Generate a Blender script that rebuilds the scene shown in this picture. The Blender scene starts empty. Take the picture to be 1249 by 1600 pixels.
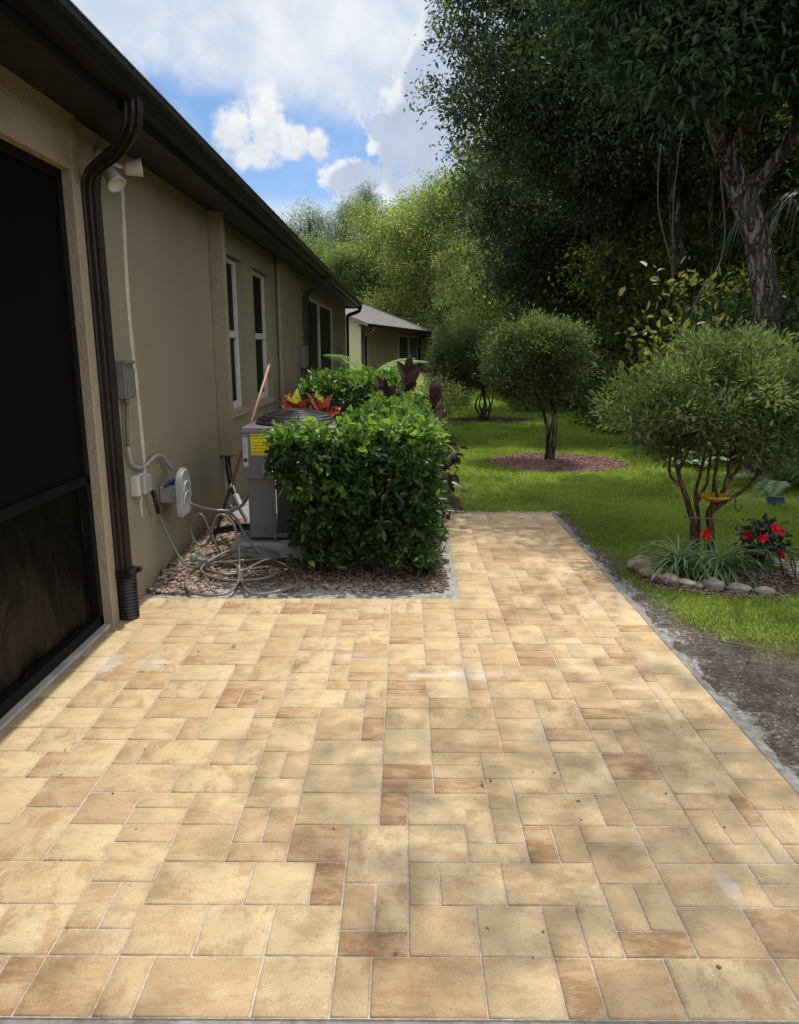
import bpy, math, random
import numpy as np
from mathutils import Vector, Matrix, noise as mnoise
R = math.radians
random.seed(7); rng = np.random.default_rng(7)
scene = bpy.context.scene
col = scene.collection

# ------------------------------------------------------------------ camera
cam_d = bpy.data.cameras.new('camera'); cam = bpy.data.objects.new('camera', cam_d); col.objects.link(cam)
scene.camera = cam
cam.location = (0, 0, 1.66)
cam.rotation_euler = (R(90 - 13.586), 0, R(0.358))
cam_d.sensor_fit = 'VERTICAL'; cam_d.sensor_height = 24.0
cam_d.lens = 24.0 * 1200 / 1600
cam_d.shift_y = 0.02
cam_d.clip_start = 0.05; cam_d.clip_end = 3000

# ------------------------------------------------------------------ sun, sky, exposure
SUN = Vector((0.150, 0.38, 1.0)).normalized()
sd = bpy.data.lights.new('sun', 'SUN'); sd.energy = 3.5; sd.angle = R(0.53); sd.color = (1.0, 0.95, 0.86)
sun = bpy.data.objects.new('sun', sd); col.objects.link(sun)
sun.rotation_euler = SUN.to_track_quat('Z', 'Y').to_euler()
scene.view_settings.view_transform = 'Standard'; scene.view_settings.look = 'None'
scene.view_settings.exposure = 0.15; scene.view_settings.gamma = 1.0
scene.cycles.use_denoising = True
scene.cycles.max_bounces = 6; scene.cycles.diffuse_bounces = 3; scene.cycles.glossy_bounces = 2
scene.cycles.transmission_bounces = 3; scene.cycles.transparent_max_bounces = 8
scene.cycles.caustics_reflective = False; scene.cycles.caustics_refractive = False


class NT:
    """small node-building helper"""
    def __init__(s, nt):
        s.nt = nt
    def n(s, t, **kw):
        x = s.nt.nodes.new(t)
        for k, v in kw.items(): setattr(x, k, v)
        return x
    def put(s, sock, v):
        if hasattr(v, 'is_output') or isinstance(v, bpy.types.NodeSocket): s.nt.links.new(v, sock)
        elif isinstance(v, (tuple, list)) and len(v) == 3 and sock.type == 'RGBA': sock.default_value = (*v, 1)
        else: sock.default_value = v
    def m(s, op, a, b=0.0, c=None, clamp=False):
        x = s.n('ShaderNodeMath', operation=op, use_clamp=clamp)
        s.put(x.inputs[0], a); s.put(x.inputs[1], b)
        if c is not None: s.put(x.inputs[2], c)
        return x.outputs[0]
    def vm(s, op, a, b=(0, 0, 0)):
        x = s.n('ShaderNodeVectorMath', operation=op); s.put(x.inputs[0], a); s.put(x.inputs[1], b)
        return x.outputs[0]
    def noise(s, vec, scale, detail=3, rough=.55, dist=0.0, color=False):
        x = s.n('ShaderNodeTexNoise')
        if vec is not None: s.put(x.inputs['Vector'], vec)
        x.inputs['Scale'].default_value = scale; x.inputs['Detail'].default_value = detail
        x.inputs['Roughness'].default_value = rough; x.inputs['Distortion'].default_value = dist
        return x.outputs['Color' if color else 'Fac']
    def ramp(s, f, stops):
        x = s.n('ShaderNodeValToRGB'); s.put(x.inputs[0], f)
        e = x.color_ramp.elements
        while len(e) < len(stops): e.new(.5)
        for i, (p, c) in enumerate(stops):
            e[i].position = p; e[i].color = (*c, 1) if len(c) == 3 else c
        return x.outputs[0]
    def step(s, f, a, b):
        x = s.n('ShaderNodeMapRange', interpolation_type='SMOOTHSTEP'); s.put(x.inputs[0], f)
        s.put(x.inputs[1], a); s.put(x.inputs[2], b)
        return x.outputs[0]
    def mix(s, f, a, b, mode='MIX'):
        x = s.n('ShaderNodeMix', data_type='RGBA', blend_type=mode)
        s.put(x.inputs[0], f); s.put(x.inputs[6], a); s.put(x.inputs[7], b)
        return x.outputs[2]
    def attr(s, name, out='Fac'):
        return s.n('ShaderNodeAttribute', attribute_name=name).outputs[out]
    def obj(s):
        return s.n('ShaderNodeTexCoord').outputs['Object']
    def scale(s, v, xyz):
        x = s.n('ShaderNodeMapping'); s.put(x.inputs['Vector'], v); x.inputs['Scale'].default_value = xyz
        return x.outputs[0]
    def bump(s, h, strength=.3, dist=.01):
        x = s.n('ShaderNodeBump'); s.put(x.inputs['Height'], h)
        x.inputs['Strength'].default_value = strength; x.inputs['Distance'].default_value = dist
        return x.outputs[0]


# world
w = bpy.data.worlds.new('World'); scene.world = w; w.use_nodes = True
N = NT(w.node_tree); w.node_tree.nodes.clear()
wout = N.n('ShaderNodeOutputWorld'); bg = N.n('ShaderNodeBackground')
w.node_tree.links.new(bg.outputs[0], wout.inputs[0])
sky = N.n('ShaderNodeTexSky', sky_type='NISHITA'); sky.sun_disc = False
sky.sun_elevation = math.asin(SUN.z); sky.sun_rotation = math.atan2(SUN.x, SUN.y)
sky.air_density = 1.0; sky.dust_density = 0.6; sky.ozone_density = 2.2
g = N.n('ShaderNodeTexCoord').outputs['Generated']
sx = N.n('ShaderNodeSeparateXYZ'); N.put(sx.inputs[0], g)
dx, dy, dz = sx.outputs
zz = N.m('MAXIMUM', dz, 0.03)
# position on a flat cloud layer, for the wide thin cloud
cx_ = N.n('ShaderNodeCombineXYZ')
N.put(cx_.inputs[0], N.m('DIVIDE', dx, N.m('ADD', zz, .25))); N.put(cx_.inputs[1], N.m('DIVIDE', dy, N.m('ADD', zz, .25)))
# gnomonic coordinates about the +Y compass direction
yy = N.m('MAXIMUM', dy, 0.05)
tx = N.m('DIVIDE', dx, yy); tz = N.m('DIVIDE', dz, yy)
tv = N.n('ShaderNodeCombineXYZ'); N.put(tv.inputs[0], tx); N.put(tv.inputs[1], tz); tv = tv.outputs[0]
wn = N.noise(N.scale(tv, (1, 1, 1)), 11, 7, .62, .3)
wf = N.noise(N.scale(tv, (1, 1, 1)), 42, 5, .65)
front = N.m('MULTIPLY', N.step(dy, .05, .2), N.step(tz, .62, .45))

def blob(cx, cz, rx, rz, ang=0.0):
    ax = N.m('SUBTRACT', tx, cx); az = N.m('SUBTRACT', tz, cz)
    c, s_ = math.cos(ang), math.sin(ang)
    u = N.m('ADD', N.m('MULTIPLY', ax, c / rx), N.m('MULTIPLY', az, s_ / rx))
    v = N.m('ADD', N.m('MULTIPLY', ax, -s_ / rz), N.m('MULTIPLY', az, c / rz))
    return N.m('SUBTRACT', 1.0, N.m('SQRT', N.m('ADD', N.m('MULTIPLY', u, u), N.m('MULTIPLY', v, v))))
def mx(*a):
    r = a[0]
    for b in a[1:]: r = N.m('MAXIMUM', r, b)
    return r
# horizontal and vertical tangent of each cloud's direction
cumA = mx(blob(-.205, .252, .030, .036), blob(-.165, .252, .028, .040), blob(-.140, .238, .028, .022), blob(-.180, .222, .040, .020), blob(-.104, .236, .013, .018))
cumB = mx(blob(-.058, .196, .045, .026, .25), blob(.010, .23, .055, .075, 0), blob(.030, .305, .040, .062, -.4), blob(.060, .37, .045, .06, -.3), blob(.10, .27, .08, .16, 0), blob(-.026, .253, .022, .022))
def solid(b, amp=2.6, ampf=1.2, lo=-.15, hi=.5):
    f = N.m('ADD', b, N.m('ADD', N.m('MULTIPLY', N.m('SUBTRACT', wn, .5), amp), N.m('MULTIPLY', N.m('SUBTRACT', wf, .5), ampf)))
    return N.step(f, lo, hi), f
mA, fA = solid(cumA); mB, fB = solid(cumB, lo=-.06, hi=.24)
cirN = N.noise(N.scale(cx_.outputs[0], (1.3, .8, 1)), 1.6, 6, .58, .4)
cirMask = N.step(N.m('ADD', N.m('SUBTRACT', tz, N.m('ADD', .298, N.m('MULTIPLY', N.m('ADD', tx, .25), -.2))), N.m('MULTIPLY', N.m('SUBTRACT', wn, .5), .07)), -.02, .03)
cir = N.m('MULTIPLY', cirMask, N.m('ADD', .72, N.m('MULTIPLY', cirN, .35)), clamp=True)
cir = N.m('MAXIMUM', cir, N.m('MULTIPLY', N.step(wn, .45, .75), .35))
low = N.m('MULTIPLY', N.step(N.m('ADD', tz, N.m('MULTIPLY', wn, .03)), .20, .165), .8)
cir = N.m('MAXIMUM', cir, low)
fill_cloud = N.step(N.noise(cx_.outputs[0], 1.3, 6, .6), .36, .52)  # clouds overhead and behind the camera, unseen, brightened as added fill light
thin = N.m('ADD', N.m('MULTIPLY', cir, front), N.m('MULTIPLY', fill_cloud, N.m('SUBTRACT', 1.0, front)), clamp=True)
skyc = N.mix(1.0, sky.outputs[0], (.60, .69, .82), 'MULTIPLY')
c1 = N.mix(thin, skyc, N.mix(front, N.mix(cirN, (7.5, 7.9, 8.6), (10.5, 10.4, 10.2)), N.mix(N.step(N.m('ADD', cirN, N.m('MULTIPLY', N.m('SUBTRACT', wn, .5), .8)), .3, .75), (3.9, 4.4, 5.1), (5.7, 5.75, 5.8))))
# cumulus: bright ragged rim, bluish grey body
mB_ = N.m('MULTIPLY', mB, front); mA_ = N.m('MULTIPLY', mA, front)
wm_ = N.noise(N.scale(tv, (1, 1, 1)), 20, 9, .6, .25)
shB = N.m('ADD', N.m('MULTIPLY', N.m('SUBTRACT', wm_, .5), 1.1), N.step(cumB, .0, .5))
bodyB = N.mix(N.step(shB, .0, .75), (5.2, 5.3, 5.45), N.mix(wm_, (2.5, 3.0, 4.0), (3.9, 4.3, 5.0)))
shA = N.m('ADD', N.m('MULTIPLY', N.m('SUBTRACT', wm_, .5), 2.2), N.m('MULTIPLY', N.m('SUBTRACT', N.m('MULTIPLY', tz, -1.0), -.25), 6.0))
bodyA = N.mix(N.step(shA, -.25, .6), (5.5, 5.55, 5.6), (3.5, 3.9, 4.6))
c2 = N.mix(mB_, c1, bodyB); c3 = N.mix(mA_, c2, bodyA)
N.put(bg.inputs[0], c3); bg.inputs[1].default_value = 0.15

# ------------------------------------------------------------------ object helpers
def tag(o, label=None, cat=None, group=None, kind=None):
    for k, v in (('label', label), ('category', cat), ('group', group), ('kind', kind)):
        if v: o[k] = v
    return o
def thing(name, label, cat, loc=(0, 0, 0), group=None, rz=0.0):
    o = bpy.data.objects.new(name, None); col.objects.link(o); o.location = loc; o.rotation_euler = (0, 0, rz)
    o.empty_display_size = .1
    return tag(o, label, cat, group)

def catmull(pts, n=6):
    P = [Vector(p) for p in pts]
    if len(P) < 3: return P
    P = [P[0] * 2 - P[1]] + P + [P[-1] * 2 - P[-2]]
    out = []
    for i in range(1, len(P) - 2):
        a, b, c, d = P[i-1:i+3]
        for k in range(n):
            t = k / n
            out.append(.5 * ((2*b) + (c-a)*t + (2*a-5*b+4*c-d)*t*t + (3*b-a-3*c+d)*t**3))
    out.append(P[-2]); return out

class MB:
    def __init__(s): s.v = []; s.f = []; s.sm = []
    def add(s, vs, fs, smooth=False):
        o = len(s.v); s.v += [tuple(v) for v in vs]; s.f += [tuple(i+o for i in f) for f in fs]; s.sm += [smooth]*len(fs)
        return s
    def box(s, a, b, ch=0.0):
        x0, y0, z0 = (min(p, q) for p, q in zip(a, b)); x1, y1, z1 = (max(p, q) for p, q in zip(a, b))
        if ch <= 0:
            return s.add([(x0,y0,z0),(x1,y0,z0),(x1,y1,z0),(x0,y1,z0),(x0,y0,z1),(x1,y0,z1),(x1,y1,z1),(x0,y1,z1)],
                  [(0,3,2,1),(4,5,6,7),(0,1,5,4),(1,2,6,5),(2,3,7,6),(3,0,4,7)])
        c = min(ch, (x1-x0)/2.01, (y1-y0)/2.01, (z1-z0)/2.01)
        vs = []; idx = {}
        for i, X in enumerate((x0, x1)):
            for j, Y in enumerate((y0, y1)):
                for k, Z in enumerate((z0, z1)):
                    sx_, sy_, sz_ = (1, -1)[i], (1, -1)[j], (1, -1)[k]
                    idx[i,j,k,0] = len(vs); vs.append((X, Y+sy_*c, Z+sz_*c))
                    idx[i,j,k,1] = len(vs); vs.append((X+sx_*c, Y, Z+sz_*c))
                    idx[i,j,k,2] = len(vs); vs.append((X+sx_*c, Y+sy_*c, Z))
        F = []
        for i in (0,1): F.append([idx[i,0,0,0], idx[i,1,0,0], idx[i,1,1,0], idx[i,0,1,0]][::(-1 if i == 0 else 1)])
        for j in (0,1): F.append([idx[0,j,0,1], idx[1,j,0,1], idx[1,j,1,1], idx[0,j,1,1]][::(1 if j == 0 else -1)])
        for k in (0,1): F.append([idx[0,0,k,2], idx[1,0,k,2], idx[1,1,k,2], idx[0,1,k,2]][::(-1 if k == 0 else 1)])
        for j in (0,1):
            for k in (0,1): F.append([idx[0,j,k,1], idx[1,j,k,1], idx[1,j,k,2], idx[0,j,k,2]])
        for i in (0,1):
            for k in (0,1): F.append([idx[i,0,k,0], idx[i,1,k,0], idx[i,1,k,2], idx[i,0,k,2]])
        for i in (0,1):
            for j in (0,1): F.append([idx[i,j,0,0], idx[i,j,1,0], idx[i,j,1,1], idx[i,j,0,1]])
        for i in (0,1):
            for j in (0,1):
                for k in (0,1): F.append([idx[i,j,k,0], idx[i,j,k,1], idx[i,j,k,2]])
        return s.add(vs, F)
    def tube(s, pts, r, n=8, cap=True, prof=None, smooth=True, up=None):
        P = [Vector(p) for p in pts]; rr = r if hasattr(r, '__len__') else [r]*len(P)
        T = [(P[min(i+1, len(P)-1)] - P[max(i-1, 0)]).normalized() for i in range(len(P))]
        a = Vector(up) if up else (Vector((0,0,1)) if abs(T[0].z) < .9 else Vector((1,0,0)))
        u = (a - T[0]*a.dot(T[0])).normalized(); vs = []
        prof = prof or [(math.cos(2*math.pi*k/n), math.sin(2*math.pi*k/n)) for k in range(n)]
        n = len(prof)
        for p, t, ra in zip(P, T, rr):
            u = (u - t*u.dot(t)); u = u.normalized() if u.length > 1e-6 else t.orthogonal().normalized()
            v = t.cross(u)
            vs += [p + (u*c + v*q)*ra for c, q in prof]
        fs = [(i*n+k, i*n+(k+1)%n, (i+1)*n+(k+1)%n, (i+1)*n+k) for i in range(len(P)-1) for k in range(n)]
        if cap: fs += [tuple(range(n))[::-1], tuple((len(P)-1)*n+k for k in range(n))]
        return s.add(vs, fs, smooth)
    def lathe(s, prof, n=24, c=(0,0,0), axis='z', smooth=True):
        vs = []
        for r, h in prof:
            for k in range(n):
                a = 2*math.pi*k/n
                p = (r*math.cos(a), r*math.sin(a), h)
                if axis == 'x': p = (p[2], p[0], p[1])
                elif axis == 'y': p = (p[0], p[2], p[1])
                vs.append((p[0]+c[0], p[1]+c[1], p[2]+c[2]))
        fs = [(i*n+k, i*n+(k+1)%n, (i+1)*n+(k+1)%n, (i+1)*n+k) for i in range(len(prof)-1) for k in range(n)]
        return s.add(vs, fs, smooth)
    def ell(s, c, r, rot=None, nu=14, nv=9, rough=0.0, seed=0):
        vs = []
        for j in range(nv+1):
            th = math.pi*j/nv
            for i in range(nu):
                ph = 2*math.pi*i/nu
                d = Vector((math.sin(th)*math.cos(ph), math.sin(th)*math.sin(ph), math.cos(th)))
                k = 1 + rough*mnoise.noise(d*1.6 + Vector((seed*7.3, seed, 0)))
                p = Vector((d.x*r[0], d.y*r[1], d.z*r[2]))*k
                if rot is not None: p = rot @ p
                vs.append(p + Vector(c))
        fs = [(j*nu+i, (j+1)*nu+i, (j+1)*nu+(i+1)%nu, j*nu+(i+1)%nu) for j in range(nv) for i in range(nu)]
        return s.add(vs, fs, True)
    def prism(s, poly, d0, d1, axis='x'):
        def P(a, b, d): return {'x': (d, a, b), 'y': (a, d, b), 'z': (a, b, d)}[axis]
        n = len(poly)
        return s.add([P(a, b, d0) for a, b in poly] + [P(a, b, d1) for a, b in poly],
              [tuple(range(n))[::-1], tuple(range(n, 2*n))] + [(k, (k+1) % n, n+(k+1) % n, n+k) for k in range(n)])
    def build(s, name, mat, parent=None, loc=None):
        me = bpy.data.meshes.new(name); me.from_pydata(s.v, [], s.f); me.validate()
        if len(me.polygons) == len(s.sm): me.polygons.foreach_set('use_smooth', s.sm)
        me.materials.append(mat)
        import bmesh as _b
        bm = _b.new(); bm.from_mesh(me); _b.ops.recalc_face_normals(bm, faces=bm.faces); bm.to_mesh(me); bm.free()
        o = bpy.data.objects.new(name, me); col.objects.link(o)
        if parent is not None: o.parent = parent
        if loc: o.location = loc
        return o

def np_mesh(name, V, F, mat, parent=None, attrs=None, smooth=False):
    """V (n,3), F (m,k) all faces of k corners"""
    V = np.asarray(V, dtype=np.float32); F = np.asarray(F, dtype=np.int32)
    me = bpy.data.meshes.new(name); k = F.shape[1]
    me.vertices.add(len(V)); me.vertices.foreach_set('co', V.ravel())
    me.loops.add(F.size); me.loops.foreach_set('vertex_index', F.ravel())
    me.polygons.add(len(F)); me.polygons.foreach_set('loop_start', np.arange(0, F.size, k, dtype=np.int32))
    if smooth: me.polygons.foreach_set('use_smooth', np.ones(len(F), dtype=bool))
    me.update(calc_edges=True)
    for nm, (dom, arr) in (attrs or {}).items():
        arr = np.asarray(arr, dtype=np.float32)
        if arr.ndim == 1:
            me.attributes.new(nm, 'FLOAT', dom).data.foreach_set('value', arr)
        else:
            me.attributes.new(nm, 'FLOAT_VECTOR', dom).data.foreach_set('vector', arr.ravel())
    me.materials.append(mat)
    o = bpy.data.objects.new(name, me); col.objects.link(o)
    if parent is not None: o.parent = parent
    return o

def unit(a):
    return a / (np.linalg.norm(a, axis=1, keepdims=True) + 1e-9)

def leaves(name, C, L, W, mat, parent=None, axis=None, axis_w=.5, up=.5, fold=.12, hexa=False, tint=None, droop=0.0):
    """one small folded blade per point of C; L, W length and width"""
    n = len(C); L = np.broadcast_to(L, (n,))[:, None] * rng.uniform(.7, 1.25, (n, 1)); W = L * (W if np.isscalar(W) else W[:, None])
    d = unit(rng.normal(size=(n, 3)))
    if axis is not None: d = unit(d * (1 - axis_w) + axis * axis_w)
    d[:, 2] -= droop; d = unit(d)
    nn = rng.normal(size=(n, 3)); nn[:, 2] = np.abs(nn[:, 2]) * .6 + up * 2; nn = unit(nn - d * (nn * d).sum(1, keepdims=True))
    s = np.cross(d, nn)
    if hexa:
        V = np.stack([C, C + d*L*.3 + s*W*.42 + nn*L*fold, C + d*L*.68 + s*W*.4 + nn*L*fold*.8, C + d*L - nn*L*.06,
                      C + d*L*.68 - s*W*.4 + nn*L*fold*.8, C + d*L*.3 - s*W*.42 + nn*L*fold], 1).reshape(-1, 3)
        b = np.arange(n)[:, None]*6
        F = np.concatenate([b + np.array([[0, 1, 2, 3]]), b + np.array([[0, 3, 4, 5]])], 1).reshape(-1, 4)
        k = 2
    else:
        V = np.stack([C, C + d*L*.5 + s*W*.5 + nn*L*fold, C + d*L, C + d*L*.5 - s*W*.5 + nn*L*fold], 1).reshape(-1, 3)
        F = np.arange(n*4).reshape(n, 4); k = 1
    t = rng.uniform(0, 1, n) if tint is None else np.clip(tint + rng.normal(0, .15, n), 0, 1)
    if tint is not None: L_n = rng.uniform(size=n); t = np.where(L_n < .02, 1.0, t)
    return np_mesh(name, V, F, mat, parent, {'rnd': ('FACE', np.repeat(t, k))})

# ------------------------------------------------------------------ materials
MATS = {}
def principled(name, base=(.5, .5, .5), rough=.6, spec=.5, metal=0.0, trans=0.0):
    m = bpy.data.materials.new(name); m.use_nodes = True; nt = NT(m.node_tree)
    b = m.node_tree.nodes['Principled BSDF']
    b.inputs['Base Color'].default_value = (*base, 1); b.inputs['Roughness'].default_value = rough
    b.inputs['Specular IOR Level'].default_value = spec; b.inputs['Metallic'].default_value = metal
    return m, nt, b
def plain(name, base, rough=.6, var=.15, scale=6, bump=0.0, bscale=60, spec=.5, metal=0.0, stretch=(1, 1, 1)):
    m, n, b = principled(name, base, rough, spec, metal)
    o = n.scale(n.obj(), stretch)
    f = n.noise(o, scale, 5, .6)
    lo = tuple(c*(1-var) for c in base); hi = tuple(min(1, c*(1+var)) for c in base)
    n.put(b.inputs['Base Color'], n.ramp(f, [(.3, lo), (.7, hi)]))
    n.put(b.inputs['Roughness'], n.m('ADD', rough-.08, n.m('MULTIPLY', n.noise(o, scale*2.3, 3), .16), clamp=True))
    if bump: n.put(b.inputs['Normal'], n.bump(n.noise(n.obj(), bscale, 4, .6), bump, .004))
    MATS[name] = m; return m
def leaf_mat(name, stops, rough=.42, trans=.35, spec=.45, tcol=None, sat=1.0):
    m, n, b = principled(name, (.1, .2, .05), rough, spec)
    c = n.ramp(n.attr('rnd'), stops)
    n.put(b.inputs['Base Color'], c)
    t = n.n('ShaderNodeBsdfTranslucent'); n.put(t.inputs['Color'], n.mix(1.0, c, tcol or (1.25, 1.5, .7), 'MULTIPLY'))
    mx_ = n.n('ShaderNodeMixShader'); mx_.inputs[0].default_value = trans
    out = m.node_tree.nodes['Material Output']
    m.node_tree.links.new(b.outputs[0], mx_.inputs[1]); m.node_tree.links.new(t.outputs[0], mx_.inputs[2])
    m.node_tree.links.new(mx_.outputs[0], out.inputs[0])
    MATS[name] = m; return m

# stucco: sand-finish render with slow colour drift, and rain-splash dirt above the ground
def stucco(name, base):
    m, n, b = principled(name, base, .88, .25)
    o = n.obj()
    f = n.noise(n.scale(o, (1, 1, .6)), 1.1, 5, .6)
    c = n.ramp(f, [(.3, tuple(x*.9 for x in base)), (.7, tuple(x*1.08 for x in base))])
    z = n.n('ShaderNodeSeparateXYZ'); n.put(z.inputs[0], o)
    dirt = n.m('MULTIPLY', n.step(n.m('ADD', z.outputs[2], n.m('MULTIPLY', n.noise(o, 9, 4), .12)), .26, .07), .4)
    c = n.mix(dirt, c, (.20, .15, .095))
    streak = n.step(n.noise(n.scale(o, (8, 8, .35)), 2.5, 4, .6), .62, .8)
    c = n.mix(n.m('MULTIPLY', streak, .12), c, (.13, .115, .085))
    c = n.mix(n.m('MULTIPLY', n.step(n.noise(o, 45, 4, .7), .42, .66), .22), c, tuple(x*.72 for x in base))
    n.put(b.inputs['Base Color'], c)
    h = n.m('ADD', n.noise(o, 60, 4, .7), n.m('MULTIPLY', n.noise(o, 24, 4, .65), 1.0))
    n.put(b.inputs['Normal'], n.bump(h, .9, .010))
    MATS[name] = m; return m
stuc = stucco('stucco_khaki', (.285, .245, .165)); stuc_b = stucco('stucco_cream_and_sunlit', (.62, .57, .38)); stuc_f = stucco('stucco_far', (.36, .32, .22))
stuc_t = stucco('stucco_trim', (.35, .29, .20))
bronze = plain('bronze_aluminium', (.0075, .0062, .0072), .45, .2, 3, spec=.3)
bronze_s = plain('bronze_soffit', (.0085, .0068, .0078), .55, .15, 3)
bronze_l = plain('bronze_edge_worn', (.16, .15, .15), .45, .2, 8)
brown_pipe = plain('brown_downspout_paint', (.020, .0115, .0105), .42, .25, 4, spec=.4)
black_pl = plain('black_plastic', (.012, .012, .013), .38, .3, 12)
shingle_m, n, b = principled('grey_shingle', (.2, .2, .2), .9, .2)
o_ = n.obj()
bk = n.n('ShaderNodeTexBrick'); n.put(bk.inputs['Vector'], n.scale(o_, (1, 1, 1)));
bk.inputs['Scale'].default_value = 1.0; bk.inputs['Brick Width'].default_value = .33; bk.inputs['Row Height'].default_value = .14
bk.inputs['Mortar Size'].default_value = .008; bk.inputs['Color1'].default_value = (.13, .125, .12, 1); bk.inputs['Color2'].default_value = (.20, .19, .18, 1); bk.inputs['Mortar'].default_value = (.09, .085, .08, 1)
n.put(b.inputs['Base Color'], n.mix(.35, bk.outputs[0], n.ramp(n.noise(o_, 1.2, 5), [(.35, (.10, .097, .094)), (.7, (.25, .235, .22))])))
n.put(b.inputs['Normal'], n.bump(n.noise(o_, 60, 3), .6, .01))
frame_w = plain('window_frame_pale', (.55, .53, .47), .5, .08, 5)
glass_m, n, b = principled('window_glass', (.006, .006, .007), .04, .22)
b.inputs['Roughness'].default_value = .5; b.inputs['Specular IOR Level'].default_value = .08
screen_m, n, b = principled('insect_screen', (.003, .003, .0035), .6, .08)

plastic_m, n, b = principled('black_plastic_sheet', (.006, .005, .005), .34, .10)
o_ = n.obj(); n.put(b.inputs['Base Color'], n.ramp(n.noise(n.scale(o_, (1, 3, .8)), 2.2, 5, .6, 1.2), [(.4, (.0022, .0022, .0022)), (.8, (.0055, .0045, .004))]))
n.put(b.inputs['Normal'], n.bump(n.noise(n.scale(o_, (1, 2.2, .7)), 3, 5, .55, 1.5), .5, .05))
dark_scr, n, b = principled('dark_patio_screen', (.012, .013, .012), .5, .12)
o_ = n.obj(); n.put(b.inputs['Base Color'], n.ramp(n.noise(n.scale(o_, (14, 14, .7)), 1.6, 4, .6), [(.45, (.006, .006, .006)), (.8, (.028, .028, .024))]))  # vertical streak reflections painted into the base colour
white_pl = plain('white_plastic_aged', (.50, .48, .42), .45, .1, 8)
grey_pl = plain('grey_plastic', (.30, .31, .31), .42, .12, 8)
lgrey_pl = plain('pale_grey_plastic', (.30, .305, .30), .35, .1, 10)
grey_bx = plain('grey_painted_box', (.15, .15, .135), .5, .12, 8)
ac_grey = plain('unit_grey_paint', (.155, .158, .172), .42, .1, 5, spec=.5)
ac_dark = plain('unit_dark', (.02, .02, .022), .5, .2, 8)
conc = plain('grey_concrete', (.36, .36, .355), .9, .18, 7, .5, 70)
conc_e = plain('mortar_grey', (.215, .205, .19), .92, .45, 24, .6, 60)
conc_w = plain('concrete_sill', (.33, .31, .28), .9, .3, 9, .5, 60)
blue_pl = plain('blue_plastic', (.012, .05, .33), .35, .1, 8)
yellow_st = plain('yellow_sticker', (.78, .67, .0), .5, .04, 8)
white_st = plain('white_sticker', (.5, .52, .53), .5, .05, 8)
ink = plain('black_ink', (.02, .02, .02), .6, .1, 8)
wood_h = plain('orange_wood_handle', (.34, .15, .075), .5, .25, 6, stretch=(6, 6, 1))
metal_g = plain('galvanised', (.30, .30, .29), .38, .15, 10, metal=.6)
copper = plain('bronze_conduit', (.14, .105, .075), .5, .2, 10)
hose_m, n, b = principled('hose_grey', (.155, .145, .125), .33, .6)
hose_m2 = hose_m
foam_pl = plain('silver_duct', (.27, .27, .26), .45, .2, 20, .4, 60)
rust = plain('rusty_edge', (.10, .045, .02), .9, .4, 20)
def bark(name, lo, hi, sc=1.0):
    m, n, b = principled(name, hi, .94, .15); o = n.obj()
    wv = n.vm('ADD', n.scale(o, (1, 1, .16)), n.vm('MULTIPLY', n.noise(o, 6, 3, color=True), (.10, .10, .03)))
    f = n.noise(wv, 30*sc, 5, .7); r_ = n.m('ABSOLUTE', n.m('SUBTRACT', n.noise(wv, 14*sc, 4, .6), .5))
    ridge = n.step(r_, .0, .10); g2 = n.noise(o, 2.2, 5, .65)
    c = n.ramp(n.m('MULTIPLY', ridge, n.m('ADD', .35, n.m('MULTIPLY', f, 1.1))), [(.15, lo), (.85, hi)])
    c = n.mix(n.m('MULTIPLY', n.step(g2, .45, .7), .55), c, tuple(x*y for x, y in zip(hi, (.55, .62, .5))))
    n.put(b.inputs['Base Color'], c); n.put(b.inputs['Normal'], n.bump(n.m('ADD', ridge, f), 1.0, .045/sc))
    MATS[name] = m; return m
bark_g = bark('oak_bark', (.050, .040, .034), (.29, .245, .215)); bark_d = bark('dark_bark', (.032, .025, .020), (.175, .138, .108))
bark_s = bark('smooth_brown_bark', (.09, .058, .032), (.22, .15, .088), 1.8)
stone_m = [plain('river_stone_' + k, c, .8, .4, 16, .6, 45) for k, c in (('tan', (.33, .265, .19)), ('grey', (.20, .175, .155)), ('pale', (.40, .35, .27)), ('brown', (.33, .25, .17)))]
terra = plain('terracotta', (.20, .085, .045), .8, .2, 10)
red_m = leaf_mat('red_petal', [(0, (.42, .004, .008)), (1, (.70, .012, .02))], .5, .25, .3, (1, .3, .3))
G = leaf_mat
oak_l = G('oak_leaf', [(0, (.030, .045, .024)), (.5, (.062, .085, .045)), (.85, (.105, .130, .072)), (1, (.19, .20, .12))], .5, .36, .22)
broad_l = G('broad_leaf_dark', [(0, (.024, .044, .026)), (.6, (.044, .078, .042)), (1, (.10, .14, .070))], .48, .38, .25)
yg_l = G('yellow_green_leaf', [(0, (.10, .125, .055)), (.45, (.215, .245, .105)), (.8, (.36, .37, .165)), (1, (.47, .45, .22))], .6, .55, .12)
mid_l = G('mid_green_leaf', [(0, (.08, .105, .045)), (.5, (.17, .205, .085)), (1, (.30, .32, .14))], .6, .5, .12)
pine_l = G('pine_needles', [(0, (.07, .095, .060)), (.6, (.14, .18, .11)), (1, (.24, .28, .17))], .6, .45, .1)
wood_l = G('woodland_leaf', [(0, (.03, .044, .022)), (.5, (.075, .10, .038)), (.82, (.15, .18, .05)), (1, (.34, .33, .08))], .6, .45, .1)
hedge_l = G('hedge_leaf', [(0, (.024, .052, .018)), (.5, (.052, .105, .030)), (.8, (.11, .20, .045)), (1, (.25, .36, .075))], .34, .42, .4)
myrt_l = G('myrtle_leaf', [(0, (.06, .082, .032)), (.5, (.145, .18, .068)), (1, (.30, .33, .145))], .5, .48, .25)
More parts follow.
